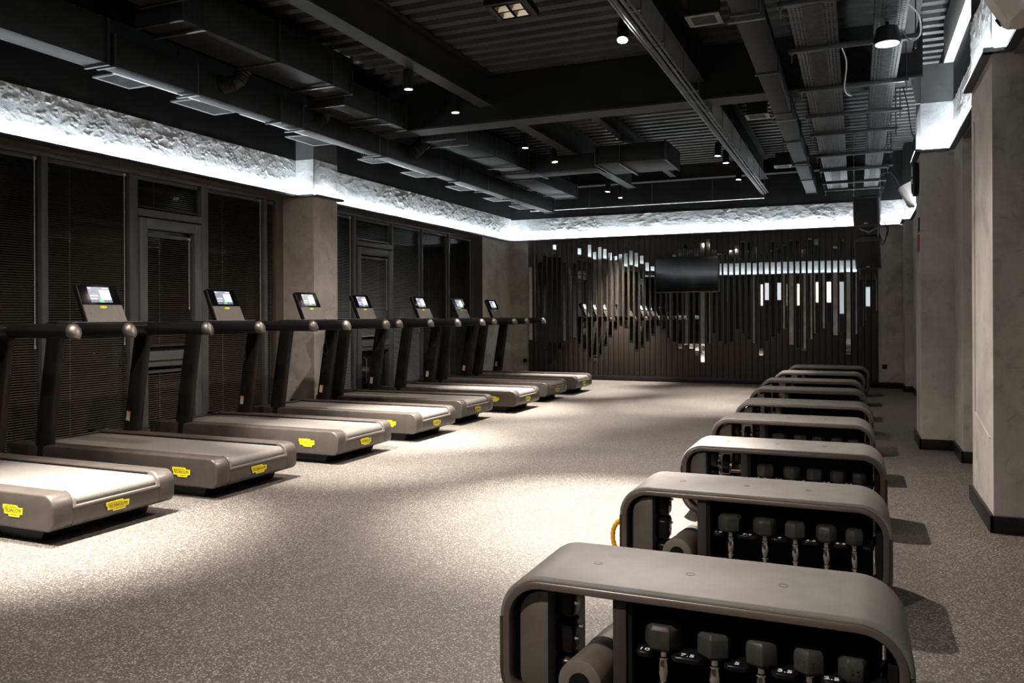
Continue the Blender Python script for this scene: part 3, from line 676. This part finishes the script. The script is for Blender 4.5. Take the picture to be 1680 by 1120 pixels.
tray(.12, .325, 3.6, 14.0, 3.20, 'narrow perforated metal cable tray nearest the right wall', [-.08, -.055, -.03, .03, .055, .08])
blab = ['first', 'second', 'third', 'fourth', 'fifth', 'sixth', 'seventh', 'eighth', 'ninth', 'tenth']
for i, y in enumerate((4.5, 5.46, 6.46, 7.63, 8.69, 9.59, 10.89, 12.04, 13.2, 13.95)):
    t = thing('trapeze_hanger', '%s crossbar with rods under the cable trays, counted from the camera' % blab[i], 'hanger', (-.02, y, 3.165), 0, 'crossbars under the cable trays')
    MB().box(-.44, .44, -.020, .020, 0, .034).obj('crossbar', M_darkmetal, t, bevel=.003)
    for sx in (-.42, .42):
        MB().cyl((sx, 0, -.07), (sx, 0, ZD - 3.165), .005, 6).obj('threaded_rod', M_galvd, t)
        MB().cyl((sx, 0, -.012), (sx, 0, 0), .012, 6).obj('nut', M_galvd, t)
# loose cable loops at the trays
for i, pts in enumerate(([(.33, 5.9, 3.22), (.39, 5.95, 3.15), (.40, 6.05, 3.06), (.34, 6.1, 3.05), (.31, 6.2, 3.14)], [(-.1, 6.5, 3.2), (-.06, 6.7, 3.12), (-.08, 7.2, 3.04), (-.03, 7.5, 3.06), (-.09, 7.6, 3.17)],
                         [(.33, 12.9, 3.2), (.45, 12.9, 3.24), (.56, 12.9, 3.1), (.62, 12.9, 2.9)], [(.42, 9.4, 3.7), (.49, 9.3, 3.4), (.52, 9.1, 3.05), (.55, 8.9, 2.9)])):
    tag(MB().tube(smooth_path(pts), .005, 6).obj('loose_cable', M_cord if i < 2 else M_darkmetal, smooth=True), ['pale loose cable loop at the right edge of the narrow tray', 'pale thin cable hanging between the two cable trays', 'grey cable drooping from the far end of the trays to the wall', 'grey cable dropping beside the far side of the right pillar'][i], 'cable')
# round pendant
t = thing('round_downlight', 'round white-faced downlight beside the narrow cable tray', 'lamp', (.205, 6.13, 3.05))
MB().lathe([(.075, .002), (.085, .0), (.088, .03), (.07, .11)], 28).obj('housing', M_tblack, t, smooth=True); MB().lathe([(.02, -.004), (.076, -.002), (.076, .004)], 28).obj('diffuser', M_disc, t); MB().cyl((0, 0, .11), (0, 0, .15), .012, 8).obj('stem', M_tblack, t)
area('round_downlight_light', (.205, 6.13, 3.04), .12, .12, 3, (0, 0, 0), (1, .98, .95))
# conduits
t = thing('conduit_run', 'bundle of thin metal conduits clipped under the right long beam', 'conduit', (-1.40, 9, 3.22))
for k, (dx, dz) in enumerate(((-.05, 0), (-.015, -.012), (.02, 0), (.055, .01))):
    MB().cyl((dx, -5.6, dz), (dx, 5.15 - k * .02, dz), .011 if k != 1 else .015, 8).obj('pipe', M_galvd if k % 2 else M_galv, t, smooth=True)
for k in range(13):
    y = -4.4 + k * .72
    MB().box(-.075, .08, y - .01, y + .01, .012, .03).obj('clip', M_galv, t); MB().cyl((.085, y, -.02), (.085, y, .23), .004, 6).obj('hanger_rod', M_galvd, t)
t = thing('cross_conduit', 'bright thin pipe hung across the room in front of the back wall', 'pipe', (-3.55, 14.08, 3.14))
MB().cyl((-2.05, 0, 0), (2.15, 0, 0), .012, 8).obj('pipe', M_galv, t)
for x in (-1.9, -.9, .25, 1.3): MB().cyl((x, 0, 0), (x, 0, .4), .004, 6).obj('hanger_rod', M_galvd, t)

# spotlights -----------------------------------------------------------
def spot(i, loc, aim, lab, front=False, power=1.0, size=62, spill=1.0, group='black cylinder spotlights on the ceiling tracks', blend=.95):
    x, y, z = loc; t = thing('spotlight', lab, 'lamp', loc, 0, group)
    d = (Vector(aim) - Vector(loc)).normalized(); q = d.to_track_quat('-Z', 'Y'); tilt = q.slerp(Vector((0, 0, -1)).to_track_quat('-Z', 'Y'), .0 if front else .6)
    body = MB().lathe([(.040, -.085), (.044, -.09), (.045, .08), (.035, .09)], 20).lathe([(.012, .09), (.012, .12)], 8).obj('housing', M_tblack, t, smooth=True)
    lens = MB().lathe([(.037, -.0925), (.02, -.0935)], 20).obj('lens', M_lensf if front else M_lens, t)
    MB().box(-.02, .02, -.06, .06, .13, .16).cyl((0, 0, .07), (0, 0, .14), .010, 8).obj('track_adapter', M_tblack, t)
    body.rotation_mode = lens.rotation_mode = 'QUATERNION'; body.rotation_quaternion = tilt; lens.rotation_quaternion = tilt
    l = bpy.data.lights.new('spot_beam', 'SPOT'); l.energy = SPOT_POWER * power; l.color = SPOT_COL; l.spot_size = math.radians(size); l.spot_blend = blend; l.shadow_soft_size = .03
    lo = bpy.data.objects.new('spot_beam', l); C.objects.link(lo); lo.parent = t; lo.location = d * .125; lo.rotation_mode = 'QUATERNION'; lo.rotation_quaternion = q
    l2 = bpy.data.lights.new('spot_spill', 'SPOT'); l2.energy = SPILL_POWER * power * spill; l2.color = SPOT_COL; l2.spot_size = math.radians(135); l2.spot_blend = 1; l2.shadow_soft_size = .03
    o2 = bpy.data.objects.new('spot_spill', l2); C.objects.link(o2); o2.parent = t; o2.location = d * .125; o2.rotation_mode = 'QUATERNION'; o2.rotation_quaternion = q
    return t
ZS = 3.37
LS = [((-3.78, 1.6, ZS), (-3.75, 3.0, 0), 'spotlight on the left track, above the camera side', .9, 36),
      ((-3.78, 3.1, ZS), (-4.1, 3.2, 0), 'spotlight on the left track above the nearest treadmill', .9, 44),
      ((-3.78, 4.0, ZS), (-3.75, 5.75, 0), 'spotlight on the left track above the second treadmill', 1.15, 42),
      ((-3.78, 6.48, ZS), (-4.0, 6.9, 0), 'lit spotlight on the left track, left of the pair before the cross beam', 1.1, 42),
      ((-3.78, 7.42, ZS), (-3.5, 7.5, 0), 'lit spotlight on the left track, right of the pair before the cross beam', .6, 44),
      ((-3.78, 9.34, ZS), (-4.1, 9.5, 0), 'lit spotlight just behind the cross beam on the left track', 1.1, 42),
      ((-3.78, 10.38, ZS), (-3.3, 9.4, 0), 'lit spotlight second behind the cross beam on the left track', .4, 50),
      ((-3.78, 13.0, 3.33), (-4.0, 12.3, 0), 'small spotlight near the back wall on the left track, left of two', .8, 46),
      ((-3.78, 13.75, 3.33), (-4.0, 14.15, 0), 'small spotlight nearest the back wall on the left track', .8, 44)]
RS = [((-1.62, .3, ZS), (-.7, 2.3, .1), 'unseen fill spotlight added above the camera side', .16, 60),  # fill lamp added out of view to light the bench fronts
      ((-1.63, 6.03, ZS), (-1.5, 4.7, 0), 'brightest spotlight, flaring beside the conduits near the top of the photo', 1.45, 44),
      ((-1.66, 10.85, ZS), (-2.0, 10.6, 0), 'lit spotlight on the right track behind the cross beam, upper of two', .6, 44),
      ((-1.64, 11.4, ZS), (-1.5, 11.4, 0), 'lit spotlight on the right track behind the cross beam, lower of two', .4, 44),
      ((-1.66, 12.9, ZS), (-1.9, 12.6, 0), 'small lit spotlight nearest the back wall on the right track', .35, 46)]
for i, (a, b_, lab, pw, sz) in enumerate(LS): spot(i, a, b_, lab, False, pw, sz, (1, 1, 1, 1, 1, 1, 1, .35, .02)[i])
for i, (a, b_, lab, pw, sz) in enumerate(RS): spot(i, a, b_, lab, i == 1, pw, sz, (1.0, 3.0, 1.2, .8, .3)[i])
for x, y0, y1, lab in ((-3.78, 1.5, 7.9, 'black lighting track under the left long beam before the cross beam'), (-3.78, 8.3, 14.0, 'black lighting track under the left long beam behind the cross beam'),
                  (-1.64, 1.5, 7.9, 'black lighting track beside the conduit run before the cross beam'), (-1.64, 8.3, 14.0, 'black lighting track beside the conduit run behind the cross beam')):
    t = thing('lighting_track', lab, 'track', (x, (y0 + y1) / 2, 3.53), 0); L = (y1 - y0) / 2
    MB().box(-.018, .018, -L, L, 0, .03).obj('rail', M_tblack, t); 
    for k in range(4): MB().cyl((0, -L + .3 + k * (2 * L - .6) / 3, .03), (0, -L + .3 + k * (2 * L - .6) / 3, .27), .004, 6).obj('hanger_rod', M_galvd, t)

wspk((.705, 4.46, 2.765), math.radians(-112), 'large white wall speaker at the top right corner of the photo', 1.35)
wspk((.70, 12.1, 2.80), math.radians(-105), 'small white wall speaker past the right pillar, near the back', 1.15)
t = thing('wall_fan_disc', 'thin round black wall fixture seen edge-on high on the right pillar', 'fixture', (.53, 8.30, 2.43))
MB().cyl((-.045, 0, 0), (0, 0, 0), .155, 32).obj('case', M_tblack, t, bevel=.008); MB().cyl((-.052, 0, 0), (-.045, 0, 0), .13, 32).obj('face_ring', M_gloss, t)
t = thing('fire_sign', 'narrow black and red sign panel on the side of the right pillar', 'sign', (.53, 8.22, 1.92))
MB().box(-.012, 0, -.08, .08, .02, .14).obj('black_panel', M_tblack, t); MB().box(-.014, 0, -.08, .08, -.16, -.01).obj('red_panel', M_red, t, label='red lower panel')

# ================================================================== TREADMILLS
def rounded_rail(x0, x1, z0, z1, rt, rb, k=6):
    pts = [(x0, z0), (x0, z1)]
    for i in range(k + 1): a = PI / 2 * (1 - i / k); pts.append((x1 - rt + rt * math.cos(a), z1 - rt + rt * math.sin(a)))
    for i in range(k + 1): a = -PI / 2 * i / k; pts.append((x1 - rb + rb * math.cos(a), z0 + rb + rb * math.sin(a)))
    return pts
def badge(parent, loc, rot, w_, h):
    P_ = [(0, 1), (.72, 1), (.76, .82), (1, .82), (.985, .25), (.86, .25), (.82, 0), (.30, 0), (.27, .2), (.07, .2), (.05, .6), (0, .64)]
    o = MB().prism([((a - .5) * w_, (b_ - .5) * h) for a, b_ in P_], 'z', 0, .0015).obj('badge', M_yellow, parent, label='yellow badge')
    o.location = loc; o.rotation_euler = rot
    text_obj('TECHNOGYM', h * .50, M_ink, o, (.0, .02 * h, .002), (0, 0, 0), w_ / (h * .50) * .82 / 6.15)
    MB().box(-.44 * w_, .18 * w_, h * .30, h * .34, .0015, .0022).box(-.12 * w_, .28 * w_, -h * .33, -h * .29, .0015, .0022).obj('badge_line', M_ink, o)
    return o
def make_treadmill(loc, lab):
    """x: 0 = rear end, front is -x; y: 0 = near side, width W"""
    W = .82; t = thing('treadmill', lab, 'treadmill', loc, 0, 'treadmills in a row along the windows')
    FX = -2.02; zb, zt = .075, .27
    # side shells with rounded rear
    for (y0, y1) in ((0, .125), (W - .125, W)):
        MB().prism(rounded_rail(FX, 0, zb, zt, .07, .05), 'y', y0, y1).obj('side_shell', M_body, t, bevel=.012, segs=3)
    # rear centre skirt below the roller
    MB().prism(rounded_rail(FX + .1, -.002, zb, .195, .008, .045), 'y', .120, W - .120).obj('rear_cover', M_body, t, smooth=True)
    # belt, wraps over rear roller
    bp = [(FX + .12, .236), (FX + .12, .252)]
    for i in range(9): a = PI / 2 - i * PI / 9.5; bp.append((-.058 + .044 * math.cos(a), .208 + .044 * math.sin(a)))
    bp.append((-.058, .17))
    MB().prism(bp, 'y', .135, W - .135).obj('running_belt', M_belt, t, smooth=True)
    mb = MB()
    for y0, y1 in ((.1265, .134), (W - .134, W - .1265)): mb.box(FX + .12, -.03, y0, y1, .19, .262)
    mb.obj('belt_gap', M_tblack, t)
    # trim lip around the belt end
    for (y0, y1) in ((.118, .138), (W - .138, W - .118)):
        MB().prism([(-.075, .268)] + [(-.062 + .062 * math.cos(a), .206 + .065 * math.sin(a)) for a in [PI / 2 * (1 - k / 6) for k in range(7)]] + [(.003, .190), (-.012, .190)] +
                   [(-.062 + .048 * math.cos(a), .206 + .049 * math.sin(a)) for a in [PI / 2 * k / 6 for k in range(7)]] + [(-.075, .255)], 'y', y0, y1).obj('belt_trim', M_trimm, t, smooth=True)
    MB().box(-.014, .004, .118, W - .118, .180, .194).obj('belt_trim', M_trimm, t, bevel=.003)
    MB().box(FX + .06, FX + .16, .02, W - .02, .20, .262).obj('motor_cover', M_tblack, t, bevel=.02, segs=3)
    MB().box(FX + .13, FX + .145, .13, W - .13, .255, .264).obj('cover_edge', M_trimm, t)
    # feet
    for (x0, x1) in ((-.48, -.13), (-1.75, -1.4)):
        for (y0, y1) in ((.06, .30), (W - .30, W - .06)):
            MB().prism([(x0, 0), (x1 - .04, 0), (x1, .085), (x0 - .04, .085)], 'y', y0, y1).obj('foot', M_tblack, t, bevel=.004)
    MB().box(FX + .25, -.55, .12, W - .12, .045, .09).obj('underframe', M_tblack, t)
    # uprights, lean back toward the runner
    for k, yc in enumerate((.035, W - .005)):
        rings = []
        for z, x in ((.10, -1.672), (.27, -1.648), (.60, -1.60), (.90, -1.553), (1.075, -1.525)):
            a, b_ = (.088 - .010 * z), .036
            rings.append([(x + a * math.copysign(abs(math.cos(q)) ** .7, math.cos(q)), yc + b_ * math.copysign(abs(math.sin(q)) ** .7, math.sin(q)), z) for q in [2 * PI * i / 20 for i in range(20)]])
        MB().loops(rings).obj('upright', M_post, t, smooth=True)
    st = MB().box(-.019, .019, -.0015, .0015, -.040, .028, 0).box(-.019, .019, -.0015, .0015, .028, .040, 1).obj('warning_sticker', [M_stick, M_sticko], t, label='pale sticker with an orange top strip')
    st.location = (-1.655, W - .005 - .038, .39); st.rotation_euler = (0, math.radians(8), 0)
    # handrails: fat padded tube with metal end caps
    for yc in (.045, W - .045):
        n_ = 18; rings = []; prof = [(-1.60, .02), (-1.585, .040), (-1.54, .048), (-.83, .050), (-.822, .050)]
        rings = [[(x, yc + r * math.cos(q), 1.107 + r * math.sin(q)) for q in [2 * PI * i / n_ for i in range(n_)]] for x, r in prof]
        MB().loops(rings).obj('handrail', M_grip, t, smooth=True)
        cap = [(-.826, .0512, 0), (-.812, .0508, -.001), (-.795, .045, -.006), (-.781, .036, -.014), (-.771, .026, -.024), (-.766, .017, -.034), (-.764, .009, -.042)]
        MB().loops([[(x, yc + r * math.cos(q), 1.107 + dz + r * math.sin(q)) for q in [2 * PI * i / n_ for i in range(n_)]] for x, r, dz in cap]).obj('end_cap', M_cap, t, smooth=True)
    # cross bar / tray under the console
    MB().prism([(-1.66, 1.06), (-1.66, 1.135), (-1.62, 1.158), (-1.42, 1.158), (-1.385, 1.13), (-1.40, 1.07), (-1.46, 1.045)], 'y', .02, W + .02).obj('console_tray', M_tblack, t, bevel=.012, segs=3)
    for yc in (.17, W - .17): MB().box(-1.60, -1.44, yc - .07, yc + .07, 1.157, 1.163).obj('cup_holder_trim', M_trimm, t, bevel=.002)
    # console
    c = bpy.data.objects.new('console', MB().prism([(-.185, 0), (.185, 0), (.176, .315), (.165, .325), (-.165, .325), (-.176, .315)], 'x', -.042, 0).mesh('console', M_tblack, .006)); C.objects.link(c); c.parent = t
    c.location = (-1.46, W / 2 + .012, 1.155); c.rotation_euler = (0, math.radians(-24), 0)
    MB().prism([(-.178, .004), (.178, .004), (.174, .148), (-.174, .148)], 'x', 0, .004).obj('fascia', M_fascia, c)
    MB().prism([(-.174, .150), (.174, .150), (.168, .316), (-.168, .316)], 'x', 0, .003).obj('glass', M_gloss, c)
    s_ = MB(); X0, X1 = .0031, .0042
    a, b_ = -.093, .100; zz = .168
    s_.box(X0, X1, a, b_, zz, zz + .13, 0)
    s_.box(X1, X1 + .0005, a, b_, zz + .108, zz + .13, 0).box(X1, X1 + .0006, .006, b_ - .004, zz + .024, zz + .104, 1).box(X1, X1 + .0006, a, b_, zz, zz + .021, 2)
    s_.box(X1 + .0006, X1 + .0010, -.016, .024, zz + .001, zz + .020, 3)
    s_.box(X1, X1 + .0006, a + .008, a + .075, zz + .052, zz + .060, 1).box(X1, X1 + .0006, a + .004, a + .06, zz + .028, zz + .034, 1)
    for q in range(7): s_.box(X1, X1 + .0008, a + .012 + q * .011, a + .021 + q * .011, zz + .070 + .022 * math.sin(q * .55), zz + .073 + .022 * math.sin(q * .55), 2)
    for q in range(4): s_.box(X1 + .0006, X1 + .001, .02 + q * .018, .023 + q * .018, zz + .05 + (q % 2) * .02, zz + .066 + (q % 2) * .02, 0)
    for q in (-.075, -.05, .05, .075): s_.box(X1 + .0006, X1 + .001, q - .004, q + .004, zz + .006, zz + .013, 0)
    s_.box(X1 + .0005, X1 + .001, b_ - .06, b_ - .01, zz + .116, zz + .122, 1).box(X1 + .0005, X1 + .001, a + .006, a + .03, zz + .116, zz + .122, 1)
    s_.obj('screen', [M_screen, M_scrw, M_scrb, M_scrg], c)
    # badge on the console: elliptical yellow
    e = MB().cyl((.004, .0, .128), (.0055, .0, .128), 1, 24).obj('console_badge', M_yellow, c, label='small yellow badge')
    for v_ in e.data.vertices: v_.co.y = v_.co.y * .034 if abs(v_.co.y) <= 1.01 else v_.co.y; v_.co.z = .128 + (v_.co.z - .128) * .011
    # lanyard
    MB().tube(smooth_path([(-1.40, .50, 1.06), (-1.395, .50, .95), (-1.40, .47, .86), (-1.40, .49, .80), (-1.40, .53, .80), (-1.40, .54, .85), (-1.397, .505, .95)]), .003, 5).obj('safety_cord', M_tblack, t, smooth=True)
    # badges on the shell
    badge(t, (-.30, -.002, .168), (PI / 2, 0, 0), .155, .062)
    badge(t, (.0035, .40, .140), (PI / 2, 0, PI / 2), .155, .056)
    return t
tl = ['nearest treadmill, cut by the left edge of the photo, its deck brightly lit', 'second treadmill from the camera, with a dark unlit deck', 'third treadmill from the camera, just before the left pillar', 'fourth treadmill from the camera, standing in front of the concrete pillar',
      'fifth treadmill from the camera, past the concrete pillar', 'sixth treadmill from the camera, deck brightly lit', 'seventh treadmill from the camera, second from the back wall', 'farthest treadmill, nearest the back wall']
TY = [(-3.84, 2.93), (-3.82, 4.08), (-3.82, 5.41), (-3.82, 6.67), (-3.94, 7.87), (-3.82, 9.09), (-3.89, 10.37), (-3.875, 11.55)]
T0 = make_treadmill((TY[0][0], TY[0][1], 0), tl[0])
for (x, y), lb in list(zip(TY, tl))[1:]: dup(T0, (x, y, 0), lb)

# ================================================================== BENCHES
K = 1.0736
BW, BH, BD, BR = 1.127, .427, .415, .132
def upath(off, zlow=0, k=10, full=True):
    pts = []; r = BR - off; xl, xr, zt, zb = off, BW - off, BH - off, .010 + off
    for i in range(k + 1): a = PI - PI / 2 * i / k; pts.append((xl + r + r * math.cos(a), zt - r + r * math.sin(a)))
    for i in range(k + 1): a = PI / 2 - PI / 2 * i / k; pts.append((xr - r + r * math.cos(a), zt - r + r * math.sin(a)))
    if full:
        for i in range(k + 1): a = -PI / 2 * i / k; pts.append((xr - r + r * math.cos(a), zb + r + r * math.sin(a)))
        for i in range(k + 1): a = -PI / 2 - PI / 2 * i / k; pts.append((xl + r + r * math.cos(a), zb + r + r * math.sin(a)))
        pts.append(pts[0])
    return pts
def usweep(sec, zlow, full):
    """sec: list of (offset, y)"""
    cols = [[(x, y, z) for x, z in upath(o_, zlow, full=full)] for o_, y in sec]
    return [[c[i] for c in cols] for i in range(len(cols[0]))]
hd = BD / 2
pad_sec = [(.0, -hd + .016), (.003, -hd + .008), (.010, -hd + .004), (.014, -hd + .004), (.014, hd - .004), (.010, hd - .004), (.003, hd - .008), (0, hd - .016)]
rim_sec = [(.0145, -hd + .001), (.018, -hd - .002), (.034, -hd - .002), (.037, -hd + .002), (.037, -hd + .03), (.037, hd - .03), (.037, hd - .002), (.034, hd + .002), (.018, hd + .002), (.0145, hd - .001)]
def make_bench(loc, lab):
    t = thing('storage_bench', lab, 'bench', loc, 0, 'workout storage benches in a row on the right')
    MB().loops(usweep(pad_sec, 0, False)).obj('seat_pad', M_pad, t, smooth=True)
    MB().loops(usweep(rim_sec, .012, True), caps=False).obj('frame_shell', M_rim, t, smooth=True)
    full = upath(0.0)[:-1]; 
    lower = [upath(o_)[:-1] for o_ in (.001, .0142)]
    k0 = 22  # index where the right lower corner starts
    def ring_at(i): return [(lower[0][i][0], -hd + .006, lower[0][i][1]), (lower[0][i][0], hd - .006, lower[0][i][1]), (lower[1][i][0], hd - .006, lower[1][i][1]), (lower[1][i][0], -hd + .006, lower[1][i][1])]
    rr_ = [[(p[0], p[1], BH - BR - .003) for p in ring_at(22)]] + [ring_at(i) for i in range(22, 33)]
    MB().loops(rr_).obj('side_panel', M_leg, t, smooth=True)
    rl_ = [ring_at(i) for i in range(33, 44)] + [[(p[0], p[1], BH - BR - .003) for p in ring_at(43)]]
    MB().loops(rl_).obj('side_panel', M_leg, t, smooth=True)
    for x0 in (.16, BW - .22):
        MB().box(x0, x0 + .06, -hd + .03, hd - .03, 0, .014).obj('foot', M_bblack, t, bevel=.003)
    z1 = .378; r = .075
    fp = [(.138 * K + .0, .052)] + [(.058 + r + r * math.cos(a), .052 + r + r * math.sin(a)) for a in [-PI / 2 - PI / 2 * k / 6 for k in range(7)]] + [(.058 + r - r * math.cos(a), z1 - r + r * math.sin(a)) for a in [PI / 2 * k / 6 for k in range(7)]] + [(.148, z1)]
    MB().prism(fp, 'y', -hd + .028, hd - .028).obj('left_housing', M_panel, t, bevel=.003)
    MB().box(.037, .060, -hd + .05, hd - .05, .13, .31).obj('inner_wall', M_bmatte, t)
    MB().box(.348, .388, -hd + .02, hd - .02, .046, BH - .037).obj('divider', M_leg, t, bevel=.004)
    MB().box(.388, .402, -hd + .03, hd - .03, .046, BH - .038).obj('inner_wall', M_bmatte, t)
    MB().box(BW - .062, BW - .040, -hd + .03, hd - .03, .12, BH - .12).obj('inner_wall', M_bmatte, t)
    MB().box(.398, BW - .07, .03, .05, .046, BH - .038).obj('back_panel', M_bmatte, t)
    MB().box(.398, BW - .10, -hd + .03, hd - .03, .046, .052).obj('tray_floor', M_bmatte, t)
    MB().box(.400, BW - .055, -.075, .028, .232, .244).obj('cradle_shelf', M_bblack, t, bevel=.002)
    for k, x in enumerate(DBX + [BW - .015]):
        xa = (DBX[k - 1] if k else x - .145) + .024; xb = x - .020 if k < 5 else x - .05
        xa = max(xa, .408)
        MB().prism([(xa, -.075), (xa + .006, -hd + .032), (xa + .016, -hd + .018), (xb - .016, -hd + .018), (xb - .006, -hd + .032), (xb, -.075)], 'z', .234, .250).obj('number_tab', M_bblack, t, bevel=.004)
        if k < 5:
            text_obj(['10', '7.5', '5', '3.5', '2.5'][k], .024, M_num, t, ((xa + xb) / 2, -hd + .038, .2508), (math.radians(0), 0, 0), 1.4, 'tab_number')
    for z in (.335, .228, .120):
        b_ = MB().prism([(-.037, -.048), (.032, -.048), (.048, -.027), (.048, .032), (.024, .050), (-.013, .050), (-.037, .030)], 'x', .148, .205).obj('hook_block', M_bblack, t, bevel=.007)
        b_.location = (0, -hd + .125, z)
        for (dy, dz) in ((-.012, -.01), (.028, .013)):
            MB().cyl((.205, dy, dz), (.214, dy, dz), .0075, 8, .005).obj('screw', M_chrome, b_)
    # round marks on the pad
    for x, y in ((.145, .06), (.37, .02), (.60, -.01)): pass
    for x in (.252, .537, .80): MB().tube([(x + .013 * math.cos(q * PI / 8), -.01 + .013 * math.sin(q * PI / 8), BH + .0002) for q in range(16)], .0009, 4, closed=True).obj('pad_mark', M_leg, t)
    return t
DBX = [.484, .628, .752, .875, .984]
BY = [v_ * K for v_ in (2.265, 3.515, 4.71, 5.925, 7.06, 8.30, 9.45, 10.77, 12.03)]
BX = [v_ * K for v_ in (-.925, -.925, -.905, -.935, -.925, -.955, -.98, -.945, -.885)]
bn = ['nearest', 'second', 'third', 'fourth', 'fifth', 'sixth', 'seventh', 'eighth', 'ninth and farthest']
B0 = make_bench((BX[0], BY[0], 0), 'nearest grey storage bench, at the bottom edge of the photo')
for i in range(1, 9): dup(B0, (BX[i], BY[i], 0), '%s grey storage bench from the camera in the row on the right' % bn[i])

# dumbbells ------------------------------------------------------------
def make_dumbbell(r, loc, rz, lab, num):
    t = thing('dumbbell', lab, 'dumbbell', loc, rz, 'hex dumbbells standing in the bench cradles')
    h = .070 * (r / .049) ** .4; z0 = .0; z1 = z0 + h + .128
    def head(z): return MB().lathe([(r * .80, z), (r, z + .010), (r, z + h - .012), (r * .80, z + h)], 6)
    head(z0).obj('hex_head', M_hex, t, bevel=.002); hh = head(z1).obj('hex_head', M_hex, t, bevel=.002)
    prof = [(.010, h - .002), (.016, h + .002), (.016, h + .008), (.0115, h + .012), (.0115, h + .024), (.0165, h + .026), (.0165, h + .031), (.0125, h + .034), (.016, h + .048), (.018, h + .064), (.016, h + .080), (.0125, h + .094),
            (.0165, h + .097), (.0165, h + .102), (.0115, h + .104), (.0115, h + .116), (.016, h + .120), (.016, h + .126), (.010, h + .130)]
    MB().lathe([(a * (r / .049) ** .5, b_) for a, b_ in prof], 18).obj('handle', M_chrome, t, smooth=True, label='chrome handle')
    a = PI / 6
    for kk in (-1, 1):
        ang = -PI / 2 + kk * a
        text_obj(num, .020, M_hex, t, (r * .872 * math.cos(ang), r * .872 * math.sin(ang), z1 + h * .5), (PI / 2, 0, ang + PI / 2), 1.2, 'head_number')
    return t
NUM = ['10', '7.5', '5', '3.5', '2.5']; RAD = [.053, .049, .046, .043, .039]
RZ = [[.0, .45, -.35, -.55, .1], [.35, .1, .52, -.2, .45], [.5, -.2, .3, .1, -.4], [.2, .52, .0, .4, .3], [.1, .4, .2, .5, 0]]
for bi in range(5):
    for k in range(5):
        lab = '%s kilogram hex dumbbell with chrome handle in the %s bench' % (['ten', 'seven and a half', 'five', 'three and a half', 'two and a half'][k], bn[bi])
        make_dumbbell(RAD[k], (BX[bi] + DBX[k], BY[bi] - hd + .065, .053), RZ[bi][k], lab, NUM[k])
# rollers through the first two benches
for bi in range(2):
    x, y = BX[bi] + .275, BY[bi]
    t = thing('foam_roller', 'thick brown and black padded roller lying through the %s bench' % bn[bi], 'roller', (x, y, 0))
    a, b_ = Vector((0, -.27, .165)), Vector((0, .33, .100))
    MB().cyl(a, a.lerp(b_, .42), .064, 28).obj('foam_sleeve', M_foam, t, bevel=.005)
    MB().cyl(a.lerp(b_, .42), a.lerp(b_, .70), .066, 28).obj('middle_band', M_foamb, t, bevel=.004)
    MB().cyl(a.lerp(b_, .70), b_, .064, 28).obj('foam_sleeve', M_foam, t, bevel=.005)
    MB().cyl(a.lerp(b_, -.01), a.lerp(b_, 1.01), .03, 16).obj('core', M_bblack, t)
    for q in (-.16, .15): MB().box(-.045, .045, q - .01, q + .01, .047, .08 if q < 0 else .055).obj('rest_block', M_bblack, t)
# yellow band on the second bench
pts = [(-.975 + .0, 3.50, .30)]
pts = [Vector((BX[1] - .002 - .058 * math.sin(q), BY[1] - .1, .165 + .082 * math.cos(q))) for q in [PI * k / 24 for k in range(25)]]
rr = [.0125 if k % 2 else .0095 for k in range(25)]
tag(MB().tube(pts, rr, 10).obj('resistance_band', M_rope, smooth=True), 'yellow ribbed resistance band looped out of the left end of the second bench', 'band')
for bi, lab in ((2, 'dark weight disc on the left hooks inside the third bench'), (3, 'dark weight disc on the left hooks inside the fourth bench')):
    t = thing('weight_disc', lab, 'weight', (BX[bi] + .245, BY[bi] - .02, .29)); MB().cyl((-.02, 0, 0), (.02, 0, 0), .06, 28).obj('disc', M_bblack, t, bevel=.006); MB().cyl((-.026, 0, 0), (.03, 0, 0), .018, 16).obj('hub', M_chrome, t)
